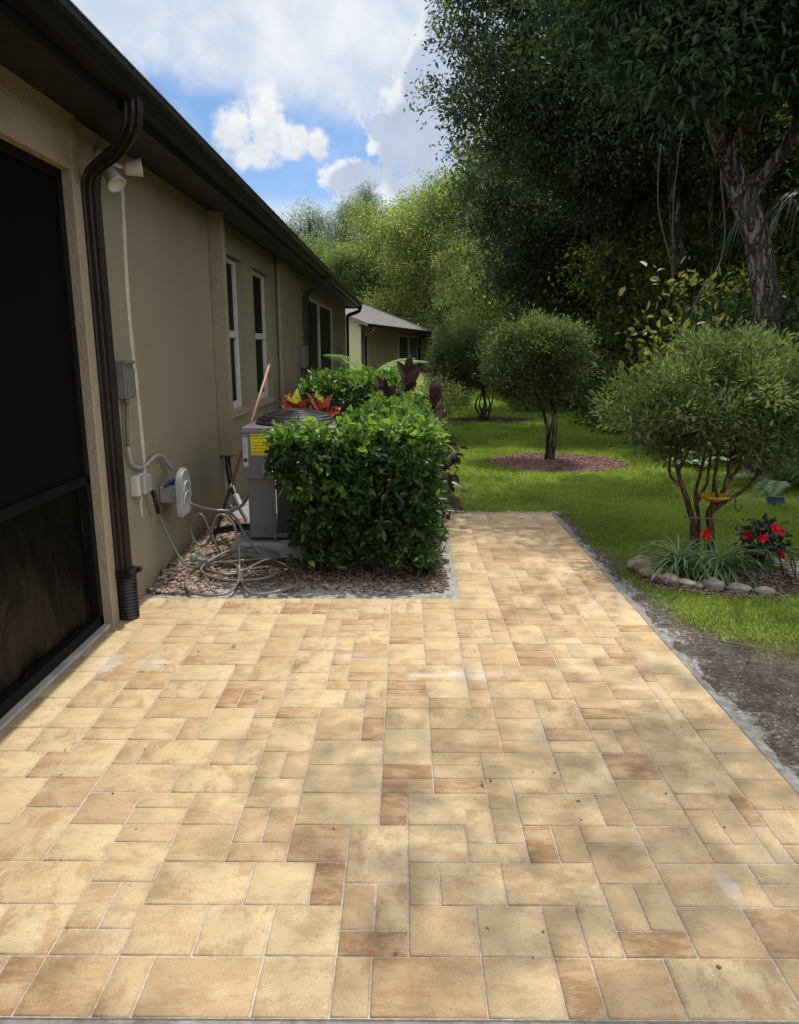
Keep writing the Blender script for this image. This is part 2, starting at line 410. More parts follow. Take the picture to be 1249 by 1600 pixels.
ligu_l = G('ligustrum_leaf', [(0, (.055, .075, .032)), (.5, (.120, .150, .060)), (1, (.24, .265, .11))], .5, .42, .2)
fern_l = G('fern_frond', [(0, (.08, .14, .07)), (.6, (.17, .25, .13)), (1, (.42, .50, .34))], .5, .35)
palm_l = G('palm_frond', [(0, (.10, .17, .05)), (.6, (.22, .33, .09)), (1, (.42, .52, .28))], .4, .4)
dpalm_l = G('dark_palm_frond', [(0, (.015, .024, .016)), (1, (.045, .062, .042))], .5, .15)
spider_l = G('spider_plant_blade', [(0, (.045, .09, .03)), (.5, (.10, .16, .06)), (1, (.36, .40, .24))], .45, .3)
croton_l = G('croton_leaf', [(0, (.06, .012, .02)), (.3, (.42, .035, .025)), (.6, (.60, .09, .04)), (.8, (.62, .42, .02)), (1, (.55, .55, .05))], .38, .35, tcol=(1.2, 1.0, .5))
sap_l = G('sapling_leaf', [(0, (.08, .11, .03)), (.6, (.19, .20, .06)), (1, (.38, .33, .12))], .5, .4)
grass_l = G('grass_blade', [(0, (.17, .20, .055)), (.45, (.30, .36, .085)), (.85, (.39, .46, .12)), (.97, (.44, .47, .17)), (1, (.50, .46, .26))], .6, .55, .12)
dgrass_l = G('dry_grass_blade', [(0, (.08, .09, .03)), (.5, (.16, .17, .06)), (1, (.33, .28, .16))], .6, .3)
vine_m = plain('dry_vine', (.16, .13, .09), .9, .3, 8)

# ------------------------------------------------------------------ ground
U = .1016
PX1 = 1.51; PY0 = 1.61; PY1 = PY0 + 60*U; BX = PX1 - 2.09*U; GX0 = -.0884 + 14*U; BEDX = .385; BEDY = PY0 + 33*U
RING = (2.28, 11.35, 1.02, .98)          # mulch ring of the two-stemmed topiary
FB = (2.36, 5.42, .60, .42)              # stone edged flower bed
def fbm(x, y, s, seed=0.0):
    return np.array([mnoise.fractal(Vector((a*s+seed, b*s-seed, seed)), 1.0, 2.0, 4) for a, b in zip(x, y)])
def ss(x, a, b):
    t = np.clip((x-a)/(b-a), 0, 1); return t*t*(3-2*t)
def ground_fields(x, y):
    """height, and how much of each ground cover: lawn, soil, sand, mulch"""
    n1 = fbm(x, y, 1.3, 3.1); n2 = fbm(x, y, 6.0, 9.2)
    in_p = (x < PX1 + .02) & (x > -9) & (y > -6) & (y < PY1 + .02)
    bed = (x > -1.85) & (x < BEDX) & (y > BEDY)
    bedfar = (x > -1.85) & (x < .62 - .02*(y-8) + .05*n1) & (y >= PY1 - .05) & (y < 24)
    dist = np.where(x > PX1, x - PX1, np.maximum(y - PY1, 0))
    edge = np.interp(y, [1, 3.2, 4.2, 4.7, 5.6, 7.7, 9], [1.25, .95, .62, .36, .22, .15, .10])
    d = x - PX1 + n1*.10 + n2*.07
    lawn = ss(d, edge*.35, edge*1.25)
    lawn = np.where(x > PX1, lawn, 0)
    lawn = np.where(y > PY1, ss(np.maximum(y - PY1, (x-PX1)*1.2) + n2*.08 + n1*.04, .06, .22), lawn)
    near = (x > PX1) & (y <= 4.6)
    lawn = np.where(near, lawn * (.5 + .5*ss(y + n1*.5, 3.4, 4.4)) , lawn)
    ring = ((x-RING[0])/RING[2])**2 + ((y-RING[1])/RING[3])**2 + n2*.12
    fb = ((x-FB[0])/FB[2])**2 + ((y-FB[1])/FB[3])**2
    ring2 = ((x-1.95)/1.1)**2 + ((y-18.1)/.8)**2 + n2*.15
    mulch = np.maximum.reduce([1-ss(ring, .85, 1.08), 1-ss(fb, .9, 1.1), 1-ss(ring2, .8, 1.1)])
    mulch = np.maximum(mulch, np.where(bed | bedfar, 1.0, 0))
    wood = ss(x - np.interp(y, [2, 9, 18, 30, 40], [6.4, 5.0, 4.7, 2.9, 1.0]) + n1*.4, 0, .5) * (y < 60)
    sand = np.where((x > PX1), (1-ss(x-PX1+n2*.12, .10, .30)) * ss(n1+n2*.8, -.10, .35)*.7, 0)
    sand = np.maximum(sand, np.where((x > PX1) & (y < 4.6), .30*ss(n1*1.2+n2, .1, .6), 0))
    sand = np.where((y > PY1) & (x <= PX1+.1) & ~bedfar, (1 - ss(y-PY1+n2*.08, .05, .2)), sand)
    sand = np.where(bed, np.maximum((1-ss(y - BEDY + n2*.10 + n1*.06, .20, .62)), (1-ss(BEDX - x + n2*.05, .06, .17))), sand)
    sand = np.where(bed & (y > 6.0) & (x < -1.25), .8, sand)
    lawn = lawn * (1-mulch) * (1-wood)
    h = -.012 + .012*n1 + .010*n2*(1-lawn) + .01*mulch
    h = np.where(bed, -.018 + .012*n2 + .045*ss(-x, 1.25, 1.75)*ss(y, 5.1, 5.5), h)
    h = np.where((x > PX1) & (y < PY1), h - .030*(1-ss(x-PX1, .1, .5)), h)
    h = np.where(in_p & ~bed, -.06, h)
    return h, lawn, sand, np.maximum(mulch, wood), in_p & ~bed
def axis(a, b, step, far, k=1.22):
    mid = list(np.arange(a, b+1e-6, step)); s = step; p = b; hi = []
    while p < far: s *= k; p += s; hi.append(p)
    s = step; p = a; lo = []
    while p > -far: s *= k; p -= s; lo.append(p)
    return np.array(lo[::-1] + mid + hi)
gx = axis(-2.0, 5.4, .045, 900); gy = axis(1.2, 13.0, .05, 900)
XX, YY = np.meshgrid(gx, gy); fx, fy = XX.ravel(), YY.ravel()
H_, lawn_, sand_, mul_, inp_ = ground_fields(np.clip(fx, -40, 60), np.clip(fy, -30, 90))
nx, ny = len(gx), len(gy)
ii = (np.arange(ny-1)[:, None]*nx + np.arange(nx-1)[None, :]).ravel()
gm, n, b = principled('lawn_soil_sand', (.1, .1, .05), .95, .15)
o_ = n.obj(); nf = n.noise(o_, 30, 6, .65); nm = n.noise(o_, 4, 5, .6); nb = n.noise(o_, 140, 4, .7)
soil = n.ramp(nf, [(.3, (.05, .041, .033)), (.55, (.125, .106, .086)), (.75, (.22, .198, .168))])
sandc = n.ramp(nf, [(.35, (.22, .205, .185)), (.65, (.47, .455, .425))])
grs = n.ramp(nf, [(.3, (.11, .135, .036)), (.7, (.22, .265, .065))])
mulc = n.ramp(n.noise(n.scale(o_, (1, 1, 1)), 55, 6, .7), [(.32, (.028, .016, .013)), (.55, (.085, .045, .036)), (.75, (.17, .11, .085))])
c = n.mix(n.step(n.m('ADD', n.attr('lawn'), n.m('MULTIPLY', n.m('SUBTRACT', nf, .5), .5)), .3, .7), soil, grs)
c = n.mix(n.attr('mulch'), c, mulc)
c = n.mix(n.step(n.m('ADD', n.attr('sand'), n.m('MULTIPLY', n.m('SUBTRACT', nf, .5), 1.0)), .3, .8), c, sandc)
n.put(b.inputs['Base Color'], c); n.put(b.inputs['Normal'], n.bump(n.m('ADD', nf, nb), .7, .02))
tag(np_mesh('ground', np.stack([fx, fy, H_], 1), np.stack([ii, ii+1, ii+1+nx, ii+nx], 1), gm, None,
    {'lawn': ('POINT', lawn_), 'sand': ('POINT', sand_), 'mulch': ('POINT', mul_)}, True), kind='structure')

# ------------------------------------------------------------------ paving: every stone a real chamfered block
occ = {}
pavers = []                                       # x0, y0, x1, y1
def col_x(k): return GX0 - k*U                     # k counts units towards the house
NC, NR = 31, 60
def free(k, r): return 0 <= k < NC and 0 <= r < NR and (k, r) not in occ and not (k >= 9 and r >= 33)
def place(k, r, wd, ht):
    for a in range(wd):
        for q in range(ht): occ[k+a, r+q] = 1
    pavers.append((col_x(k+wd), PY0+r*U, col_x(k), PY0+(r+ht)*U))
# the laid pattern nearest the threshold: (from, to) columns counted rightwards, (from, to) rows
LAID = [(11,14,0,2),(8,11,0,2),(6,8,0,2),(5,6,0,2),(3,5,0,2),(0,3,0,2),(-1,0,0,2),(-3,-1,0,2),(-6,-3,0,2),(-7,-6,0,2),(-9,-7,0,2),(-10,-9,0,2),(-12,-10,0,2),(-15,-12,0,2),(-17,-15,0,2),
 (-14,-11,2,4),(-11,-9,2,4),(-9,-7,2,3),(-9,-8,3,5),(-8,-7,3,5),(-7,-5,2,4),(-5,-3,2,4),(-3,-1,2,4),(-1,1,2,3),(-1,0,3,5),(0,1,3,5),(1,3,2,4),(3,5,2,4),(5,6,2,4),(6,7,2,4),(7,9,2,3),(7,8,3,5),(8,9,3,5),(9,11,2,4),(11,14,2,4),
 (-12,-9,4,6),(-9,-7,5,7),(-9,-7,7,8),(-7,-4,4,6),(-4,-2,4,6),(-2,-1,4,6),(-1,1,5,8),(1,2,4,6),(2,4,4,6),(4,7,4,6),(7,9,5,7),(7,9,7,8),(9,12,4,6),(12,14,5,6),(12,14,4,5),
 (-13,-11,6,9),(-11,-9,6,8),(-7,-5,6,8),(-5,-3,6,7),(-5,-4,7,9),(-4,-3,7,9),(-3,-1,6,8),(1,3,6,8),(3,5,6,7),(3,4,7,9),(4,5,7,9),(5,6,6,8),(6,7,6,8),(9,11,6,8),(11,13,6,7),(11,12,7,9),(12,13,7,9),(13,14,6,8),
 (1,4,8,10),(-3,0,8,10),(5,8,8,10)]
for c0, c1, r0, r1 in LAID: place(14-c1, r0, c1-c0, r1-r0)
pr = random.Random(31)
for r in range(2, NR):
    k = 0
    while k < NC:
        if not free(k, r): k += 1; continue
        run = 0
        while free(k+run, r): run += 1
        up = 0
        while r+up < NR and free(k, r+up): up += 1
        ch = [(3, 2, 3.6), (2, 2, 3.6), (2, 3, 1.8), (1, 2, 3.4), (2, 1, 3.8)]
        ok = [(a, q, wt) for a, q, wt in ch if a <= run and q <= up and (run-a != 1 or pr.random() < .25) and all(free(k+i, r+j) for i in range(a) for j in range(q))]
        if not ok: ok = [(a, q, 1) for a, q in ((1, 2), (2, 1), (1, 1)) if a <= run and q <= up and all(free(k+i, r+j) for i in range(a) for j in range(q))][:1]
        a, q, _ = pr.choices(ok, [t[2] for t in ok])[0]
        place(k, r, a, q); k += a
r = 0
while r < NR:
    q = pr.choice([2, 3, 2, 3, 2, 1, 3]); q = min(q, NR-r)
    pavers.append((BX, PY0+r*U, PX1, PY0+(r+q)*U)); r += q
V, F, tone, off = [], [], [], []
for x0, y0, x1, y1 in pavers:
    x0 = max(x0, -1.795)
    if x0 < BX - .01: x1 = min(x1, BX)
    if y0 > BEDY - .01 and .38 < x0 < .43: x0 = BEDX
    if x1 - x0 < .02: continue
    g_ = .0028; c_ = .0050; b0 = len(V)
    jz = pr.gauss(0, .0007); tiltx, tilty = pr.gauss(0, .003), pr.gauss(0, .003)
    jx, jy = pr.gauss(0, .0006), pr.gauss(0, .0006)
    def P(x, y, z):
        return (x+jx, y+jy, z + jz + (x-(x0+x1)/2)*tiltx + (y-(y0+y1)/2)*tilty)
    for (ins, z) in ((c_+g_, 0), (g_, -.0042), (g_, -.03)):
        V += [P(x0+ins, y0+ins, z), P(x1-ins, y0+ins, z), P(x1-ins, y1-ins, z), P(x0+ins, y1-ins, z)]
    fs = [(0, 1, 2, 3)] + [(4+i, 4+(i+1) % 4, (i+1) % 4, i) for i in range(4)] + [(8+i, 8+(i+1) % 4, 4+(i+1) % 4, 4+i) for i in range(4)]
    F += [tuple(b0+i for i in f) for f in fs]
    area = (x1-x0)*(y1-y0)/U/U
    t = pr.random(); t = t*.8 if area > 2.5 else .25 + t*.75
    tone += [t]*9; off += [(pr.uniform(0, 50), pr.uniform(0, 50), pr.random())]*9
pm, n, b = principled('blended_paver', (.5, .4, .25), .82, .3)
o_ = n.obj(); ofs = n.attr('off', 'Vector'); v = n.vm('ADD', o_, ofs)
sp = n.n('ShaderNodeSeparateXYZ'); n.put(sp.inputs[0], ofs); rnd2 = sp.outputs[2]
tn = n.attr('tone')
cloud = n.noise(n.scale(v, (3.0, 4.6, 1)), 2.4, 7, .74, .15)
streak = n.noise(n.scale(v, (3, 7, 1)), 2.2, 7, .76, .3)
# the blend sometimes runs the other way across a block
cloud2 = n.noise(n.scale(v, (5, 3.0, 1)), 2.4, 7, .74, .15)
cl = n.mix(n.m('GREATER_THAN', rnd2, .7), cloud, cloud2)
base = n.mix(n.step(tn, .1, .95), (.545, .428, .250), (.455, .318, .175))
base = n.mix(n.m('MULTIPLY', n.step(cl, .44, .62), n.m('ADD', .35, n.m('MULTIPLY', rnd2, .55))), base, (.375, .235, .122))
base = n.mix(n.m('MULTIPLY', n.step(n.noise(v, 7, 7, .75, .3), .52, .66), .35), base, (.36, .20, .10))
redf = n.m('MULTIPLY', n.step(n.m('ADD', streak, n.m('MULTIPLY', n.m('SUBTRACT', tn, .58), .28)), .54, .66), n.m('ADD', .22, n.m('MULTIPLY', n.step(tn, .55, .98), .62)))
base = n.mix(n.m('MULTIPLY', redf, .85), base, (.285, .145, .070))
pale = n.step(n.noise(v, 5, 6, .7, .4), .56, .72)
base = n.mix(n.m('MULTIPLY', pale, .26), base, (.70, .62, .42))
specks = n.step(n.noise(o_, 38, 5, .75), .66, .74)
base = n.mix(n.m('MULTIPLY', specks, .5), base, (.16, .11, .07))
dust = n.step(n.noise(o_, 3.1, 7, .72, .2), .52, .78)
base = n.mix(n.m('MULTIPLY', dust, .16), base, (.60, .555, .475))
grime = n.step(n.noise(o_, 1.4, 6, .65, .3), .48, .75)
base = n.mix(n.m('MULTIPLY', grime, .26), base, (.33, .27, .19))
gr = n.noise(v, 150, 5, .85); gr2 = n.noise(v, 900, 2, .6)
base = n.mix(n.step(gr, .57, .68), base, n.mix(1.0, base, (1.45, 1.48, 1.6), 'MULTIPLY'))
base = n.mix(n.step(gr, .44, .34), base, n.mix(1.0, base, (.52, .47, .40), 'MULTIPLY'))
# mortar smears left by the laying: three whitish patches
def smear(x, y, rx, ry):
    s_ = n.n('ShaderNodeSeparateXYZ'); n.put(s_.inputs[0], o_)
    a = n.m('DIVIDE', n.m('SUBTRACT', s_.outputs[0], x), rx); q = n.m('DIVIDE', n.m('SUBTRACT', s_.outputs[1], y), ry)
    dd = n.m('SQRT', n.m('ADD', n.m('MULTIPLY', a, a), n.m('MULTIPLY', q, q)))
    return n.step(n.m('ADD', dd, n.m('MULTIPLY', n.m('SUBTRACT', n.noise(o_, 16, 5, .7), .5), 2.6)), 1.25, .5)
sm = smear(-1.60, 3.86, .07, .16)
for a in ((-.29, 3.95, .09, .05), (.38, 3.72, .17, .06), (.12, 3.71, .10, .03), (1.03, 2.12, .03, .07), (-1.35, 3.86, .08, .04)): sm = n.m('MAXIMUM', sm, smear(*a))
base = n.mix(n.m('MULTIPLY', sm, n.m('ADD', .20, n.m('MULTIPLY', rnd2, .5))), base, (.60, .57, .545))
n.put(b.inputs['Base Color'], base)
n.put(b.inputs['Roughness'], n.m('ADD', .62, n.m('MULTIPLY', gr, .3)))
n.put(b.inputs['Normal'], n.bump(n.m('ADD', gr, n.m('MULTIPLY', n.noise(v, 90, 4, .7), 1.2)), .45, .0035))
paving = tag(np_mesh('patio_paving', V, F, pm, None, {'tone': ('FACE', tone), 'off': ('FACE', off)}), kind='structure')
jm, n, b = principled('joint_sand', (.5, .47, .42), .95, .15)
n.put(b.inputs['Base Color'], n.ramp(n.noise(n.obj(), 60, 5, .7), [(.3, (.32, .27, .20)), (.65, (.56, .51, .43))]))
n.put(b.inputs['Normal'], n.bump(n.noise(n.obj(), 300, 3), .5, .004))
s1 = MB(); s1.box((-1.80, PY0, -.04), (PX1-.003, BEDY, -.0050)); s1.box((BEDX, BEDY, -.04), (PX1-.003, PY1, -.0053))
o = s1.build('joint_sand', jm); tag(o, kind='structure')

# mortar toe and edges
def ragged_strip(name, pts, w0, w1, mat, z=.0, nrm=(1, 0), seed=0, step=.03, wob=.02, wall=.05):
    """strip along pts; inner edge straight, outer edge ragged and sloping down"""
    L_ = [Vector((*p, 0)) for p in pts]; V = []; F = []; k = 0
    for a, c_ in zip(L_[:-1], L_[1:]):
        m_ = max(2, int((c_-a).length/step))
        for i in range(m_+1):
            p = a.lerp(c_, i/m_); nv = Vector((nrm[0], nrm[1], 0))
            wv = w0 + (w1-w0)*i/m_ + wob*mnoise.noise(p*7+Vector((seed, 0, 0))) + wob*.5*mnoise.noise(p*31)
            hz = .003*mnoise.noise(p*13+Vector((0, 0, seed)))
            V += [p + Vector((0, 0, z-.004)), p + nv*wv*.55 + Vector((0, 0, z-.010+hz)), p + nv*wv + Vector((0, 0, z-.022+hz)), p + nv*(wv+.02) + Vector((0, 0, z-wall))]
            if i: 
                for q in range(3): F.append((k-4+q, k-3+q, k+1+q, k+q))
            k += 4
        k = len(V)
    o = MB(); o.add(V, F, True); return tag(o.build(name, mat), kind='structure')
ragged_strip('concrete_edge', [(PX1, PY0-.3), (PX1, PY1+.02)], .062, .055, conc_e, 0, (1, 0), 1, .02, .05)
ragged_strip('concrete_edge', [(-2.2, PY0), (PX1+.2, PY0)], 1.2, 1.2, conc_e, -.006, (0, -1), 3, .05, .02)
ragged_strip('concrete_edge', [(BEDX-.001, BEDY), (-1.80, BEDY)], .03, .05, conc_w, -.004, (0, 1), 5, .02, .03, .03)
ragged_strip('concrete_edge', [(BEDX, BEDY), (BEDX, PY1)], .03, .03, conc, -.004, (-1, 0), 6, .02, .03, .03)

# ------------------------------------------------------------------ the near house
WX = -1.80; HY1 = 24.3
hs = thing('house', 'khaki stucco single storey house with dark bronze eave, gutter and black screens', 'house', (WX, 4.5, 0))
def hb(mb, name, mat, parent=hs):
    o = mb.build(name, mat); o.parent = parent
    o.matrix_parent_inverse = Matrix.Translation(-Vector(hs.location)) if parent is hs else Matrix.Identity(4)
    return o
wins = [(7.72, 8.95, .99, 2.58), (9.55, 10.72, .99, 2.58), (14.55, 20.2, .15, 2.60)]
wm = MB(); T = .28; TOP = 2.88
y = 4.53
for (a, c_, z0, z1) in wins:
    wm.box((WX-T, y, -.1), (WX, a, TOP)); wm.box((WX-T, a, -.1), (WX, c_, z0)); wm.box((WX-T, a, z1), (WX, c_, TOP)); y = c_
wm.box((WX-T, y, -.1), (WX, HY1, TOP)); wm.box((WX-9, HY1-.2, -.1), (WX-T, HY1-.001, TOP))
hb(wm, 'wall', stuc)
pm_ = MB()                                      # stucco surround of the screened opening
pm_.box((-2.05, 4.43, -.1), (-1.775, 4.53, TOP+.01), .008); pm_.box((-2.05, -6, 2.58), (-1.775, 4.43, TOP+.01), .008)
hb(pm_, 'screen_surround', stuc_t)
sm_ = MB(); sm_.box((-2.05, -6, -.06), (-1.792, 4.43, .012), .006); hb(sm_, 'threshold', conc_w)
# screened opening
sc_ = MB(); sc_.box((-1.862, -6, .92), (-1.858, 4.40, 2.55)); scr = hb(sc_, 'screen', screen_m)
fr = MB()
for a, c_ in (((-1.885, -6, 2.53), (-1.835, 4.43, 2.585)), ((-1.885, -6, .885), (-1.835, 4.43, .935)), ((-1.885, -6, .012), (-1.835, 4.43, .075)), ((-1.885, 4.375, .012), (-1.835, 4.43, 2.585)), ((-1.885, 2.7, .012), (-1.835, 2.75, 2.585))):
    fr.box(a, c_, .003)
hb(fr, 'screen_frame', plain('screen_frame_black', (.004, .004, .0045), .6, .2, 8, spec=.15))
# black plastic sheet hung behind the lower screen: a folded surface
ys = np.linspace(-2, 4.375, 220); zs = np.linspace(.075, .885, 60); V = []
for zq in zs:
    for yq in ys:
        d = .022*mnoise.noise(Vector((yq*3.2, zq*1.1+yq*.8, 0))) + .012*mnoise.noise(Vector((yq*9+zq*3, zq*3-yq, 4)))
        V.append((-1.875 + d*1.0 - .012, yq, zq))
ii = (np.arange(59)[:, None]*220 + np.arange(219)[None, :]).ravel()
pl_ = np_mesh('plastic_sheet', V, np.stack([ii, ii+1, ii+221, ii+220], 1), plastic_m, hs, None, True)
pl_.matrix_parent_inverse = Matrix.Translation(-Vector(hs.location))
ln = MB(); ln.box((-5, -6, -.1), (-4.9, 4.5, 2.7)); ln.box((-5, 4.45, -.1), (-2.05, 4.55, 2.7)); ln.box((-5, -6.1, -.1), (-2.05, -6, 2.7))
hb(ln, 'porch_wall', ac_dark)
# line-set chases (boxed pipe covers)
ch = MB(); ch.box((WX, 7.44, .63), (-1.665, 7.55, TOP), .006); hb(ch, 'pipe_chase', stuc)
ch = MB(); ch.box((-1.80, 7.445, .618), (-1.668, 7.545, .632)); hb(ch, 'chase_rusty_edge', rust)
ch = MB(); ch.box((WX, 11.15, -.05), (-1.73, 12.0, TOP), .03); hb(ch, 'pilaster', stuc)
# tall windows
for (a, c_, z0, z1) in wins[:2]:
    f = MB(); X = -1.905
    f.box((X-.02, a, z0), (X+.03, a+.05, z1), .003); f.box((X-.02, c_-.055, z0), (X+.03, c_, z1), .003)
    f.box((X-.02, a+.05, z1-.05), (X+.03, c_-.055, z1), .003); f.box((X-.02, a+.05, z0), (X+.03, c_-.055, z0+.05), .003)
    zm = 1.80
    f.box((X-.02, a+.05, zm-.045), (X+.035, c_-.055, zm+.03), .003); f.box((X-.015, c_-.085, z0+.05), (X+.018, c_-.055, zm-.045)); f.box((X-.015, a+.05, z0+.05), (X+.018, c_-.085, z0+.08))
    fo = hb(f, 'window', frame_w)
    p = MB(); p.box((X-.008, a+.05, zm+.03), (X-.004, c_-.055, z1-.05)); p.box((X-.012, a+.05, z0+.05), (X-.008, c_-.055, zm-.045))
    po = p.build('pane', glass_m); po.parent = fo
    s_ = MB(); s_.prism([(WX-.09, z0-.02), (WX+.03, z0-.05), (WX+.03, z0-.01), (WX-.09, z0+.015)], a-.03, c_+.03, 'y')
    so = s_.build('sill', stuc_t); so.parent = fo
# wide dark sliding screens further along
a, c_, z0, z1 = wins[2]
f = MB(); X = -1.87
for q in (a, 17.1, c_-.1): f.box((X-.03, q, z0), (X+.045, q+.10, z1), .004)
for q in (z0, z1-.06): f.box((X-.03, a+.1, q), (X+.04, c_-.1, q+.06), .004)
fo = hb(f, 'patio_screen', frame_w)
p = MB(); p.box((X-.008, a+.1, z0+.06), (X-.004, 17.1, z1-.06)); p.box((X-.008, 17.2, z0+.06), (X-.004, c_-.1, z1-.06))
po = p.build('pane', dark_scr); po.parent = fo
# soffit, fascia, gutter, roof
EX = -1.42; GX = -1.30; Y0 = -7.0; Y1 = HY1 + .15
s_ = MB()
yq = Y0
while yq < Y1 - .01:                                   # grooved soffit boards run out from the wall
    e = min(yq+.1, Y1); s_.add([(WX-.02, yq+.004, 2.872), (WX-.02, e-.004, 2.872), (EX, e-.004, 2.806), (EX, yq+.004, 2.806)], [(0, 1, 2, 3)])
    s_.add([(WX-.02, e-.004, 2.872), (WX-.02, e+.004, 2.872), (WX-.02, e, 2.880), (EX, e-.004, 2.806), (EX, e+.004, 2.806), (EX, e, 2.814)], [(0, 2, 5, 3), (2, 1, 4, 5)])
    yq = e
s_.box((WX-.02, Y0, 2.885), (EX, Y1, 2.89))
hb(s_, 'soffit', bronze_s)
s_ = MB(); s_.box((EX, Y0, 2.795), (EX+.012, Y1, 2.95)); hb(s_, 'fascia', bronze)
gp = [(EX+.014, 2.845), (EX+.014, 2.95), (EX+.018, 2.95), (EX+.018, 2.850), (-1.345, 2.850), (-1.325, 2.885), (-1.318, 2.915), (-1.300, 2.925), (-1.300, 2.952), (-1.312, 2.955), (-1.312, 2.960), (-1.294, 2.960), (-1.294, 2.92), (-1.312, 2.908), (-1.320, 2.88), (-1.342, 2.845)]
s_ = MB(); s_.prism(gp, Y0, Y1, 'y'); hb(s_, 'gutter', bronze)
s_ = MB(); s_.box((-1.2935, Y0, 2.9565), (-1.2915, Y1, 2.9625)); hb(s_, 'gutter_worn_lip', bronze_l)
s_ = MB()
s_.add([(EX-.02, Y0, 2.965), (EX-.02, Y1+.2, 2.965), (-7.2, Y1+.2, 5.1), (-7.2, Y0, 5.1), (EX-.02, Y0, 2.94), (EX-.02, Y1+.2, 2.94), (-7.2, Y1+.2, 5.07), (-7.2, Y0, 5.07)], [(0, 1, 2, 3), (4, 7, 6, 5), (0, 4, 5, 1), (1, 5, 6, 2), (2, 6, 7, 3), (3, 7, 4, 0)])
s_.add([(-7.2, Y0, 5.1), (-7.2, Y1+.2, 5.1), (-13, Y1+.2, 2.96), (-13, Y0, 2.96)], [(0, 1, 2, 3)])
hb(s_, 'roof', shingle_m)
s_ = MB(); s_.add([(-1.8, HY1-.02, 2.88), (-12.6, HY1-.02, 2.88), (-7.2, HY1-.02, 5.05)], [(0, 1, 2)]); s_.box((WX-T, Y1-.02, 2.80), (GX, Y1+.01, 2.95)); hb(s_, 'gable', bronze)

# corrugated rectangular downspouts
rp = []
def rect_prof(hw, hd, ribs=3):
    p = []
    for sx_, (A, B) in enumerate((((-hw, -hd), (hw, -hd)), ((hw, -hd), (hw, hd)), ((hw, hd), (-hw, hd)), ((-hw, hd), (-hw, -hd)))):
        nrib = ribs if sx_ % 2 == 0 else max(1, ribs-1)
        m_ = nrib*4
        for i in range(m_):
            t = i/m_; x = A[0]+(B[0]-A[0])*t; y_ = A[1]+(B[1]-A[1])*t
            k_ = .0035 if (i % 4) in (1, 2) else 0
            nx_, ny_ = (B[1]-A[1]), -(B[0]-A[0]); l_ = math.hypot(nx_, ny_)
            p.append((x - nx_/l_*k_, y_ - ny_/l_*k_))
    return p
def downspout(yq, zb, drain=False, mat=brown_pipe, w_=.045, run=.10):
    pts = [(-1.355, yq+run, 2.862), (-1.357, yq+run, 2.79), (-1.385, yq+run*.92, 2.725), (-1.50, yq+run*.55, 2.668), (-1.60, yq+run*.34, 2.635), (-1.69, yq+run*.14, 2.60), (-1.732, yq+run*.03, 2.53), (-1.74, yq, 2.42), (-1.74, yq, 1.2), (-1.74, yq, zb)]
    pts = catmull(pts[:8], 5) + [Vector(p) for p in pts[8:]]
    m_ = MB(); m_.tube(pts, 1.0, prof=rect_prof(w_, w_*.78), smooth=False, up=(0, 1, 0))
    d = hb(m_, 'downspout', mat)
    if drain:
        c_ = MB(); z = zb
        c_.box((-1.80, yq-.066, zb-.01), (-1.672, yq+.066, zb+.045), .012); c_.box((-1.70, yq-.10, zb-.0), (-1.655, yq-.05, zb+.05), .01); c_.box((-1.70, yq+.05, zb+.0), (-1.655, yq+.09, zb+.035), .008)
        c_.box((-1.70, yq-.10, zb+.05), (-1.68, yq-.085, zb+.075), .003)
        co = c_.build('clamp', bronze); co.parent = d
        pr_ = []; z = zb + .01; up_ = True
        while z > -.01:
            pr_ += [(.066, z), (.066, z-.007), (.055, z-.011), (.055, z-.017)]; z -= .021
        s2 = MB(); s2.lathe(pr_, 28, (-1.735, yq, 0)); do = s2.build('drain_sleeve', black_pl); do.parent = d
    return d
downspout(4.575, .28, True, run=-.36)
downspout(14.15, -.02, w_=.05)
downspout(HY1-.05, -.02, w_=.055)

# pale filler stripe over the cable run down the wall
st = [(5.27, 2.72), (5.25, 2.5), (5.215, 2.15), (5.21, 1.75), (5.25, 1.33), (5.27, .98), (5.27, .80)]
m_ = MB(); c_ = catmull([(WX+.001, a, q) for a, q in st], 10)
m_.tube([p + Vector((0, .004*mnoise.noise(p*25), 0)) for p in c_], [.030*(1+.3*mnoise.noise(p*18)) for p in c_], prof=[(0.2*math.cos(k*math.pi/5), math.sin(k*math.pi/5)) for k in range(10)], up=(1, 0, 0))
c2_ = catmull([(WX+.001, 5.18, .69), (WX+.001, 5.14, .62), (WX+.001, 5.15, .52)], 8)
m_.tube([p + Vector((0, .006*mnoise.noise(p*40), 0)) for p in c2_], [.018*(1+.6*mnoise.noise(p*30)) for p in c2_], prof=[(0.2*math.cos(k*math.pi/5), math.sin(k*math.pi/5)) for k in range(10)], up=(1, 0, 0))
hb(m_, 'caulk_stripe', plain('pale_filler', (.50, .47, .39), .85, .15, 30, .6, 120))

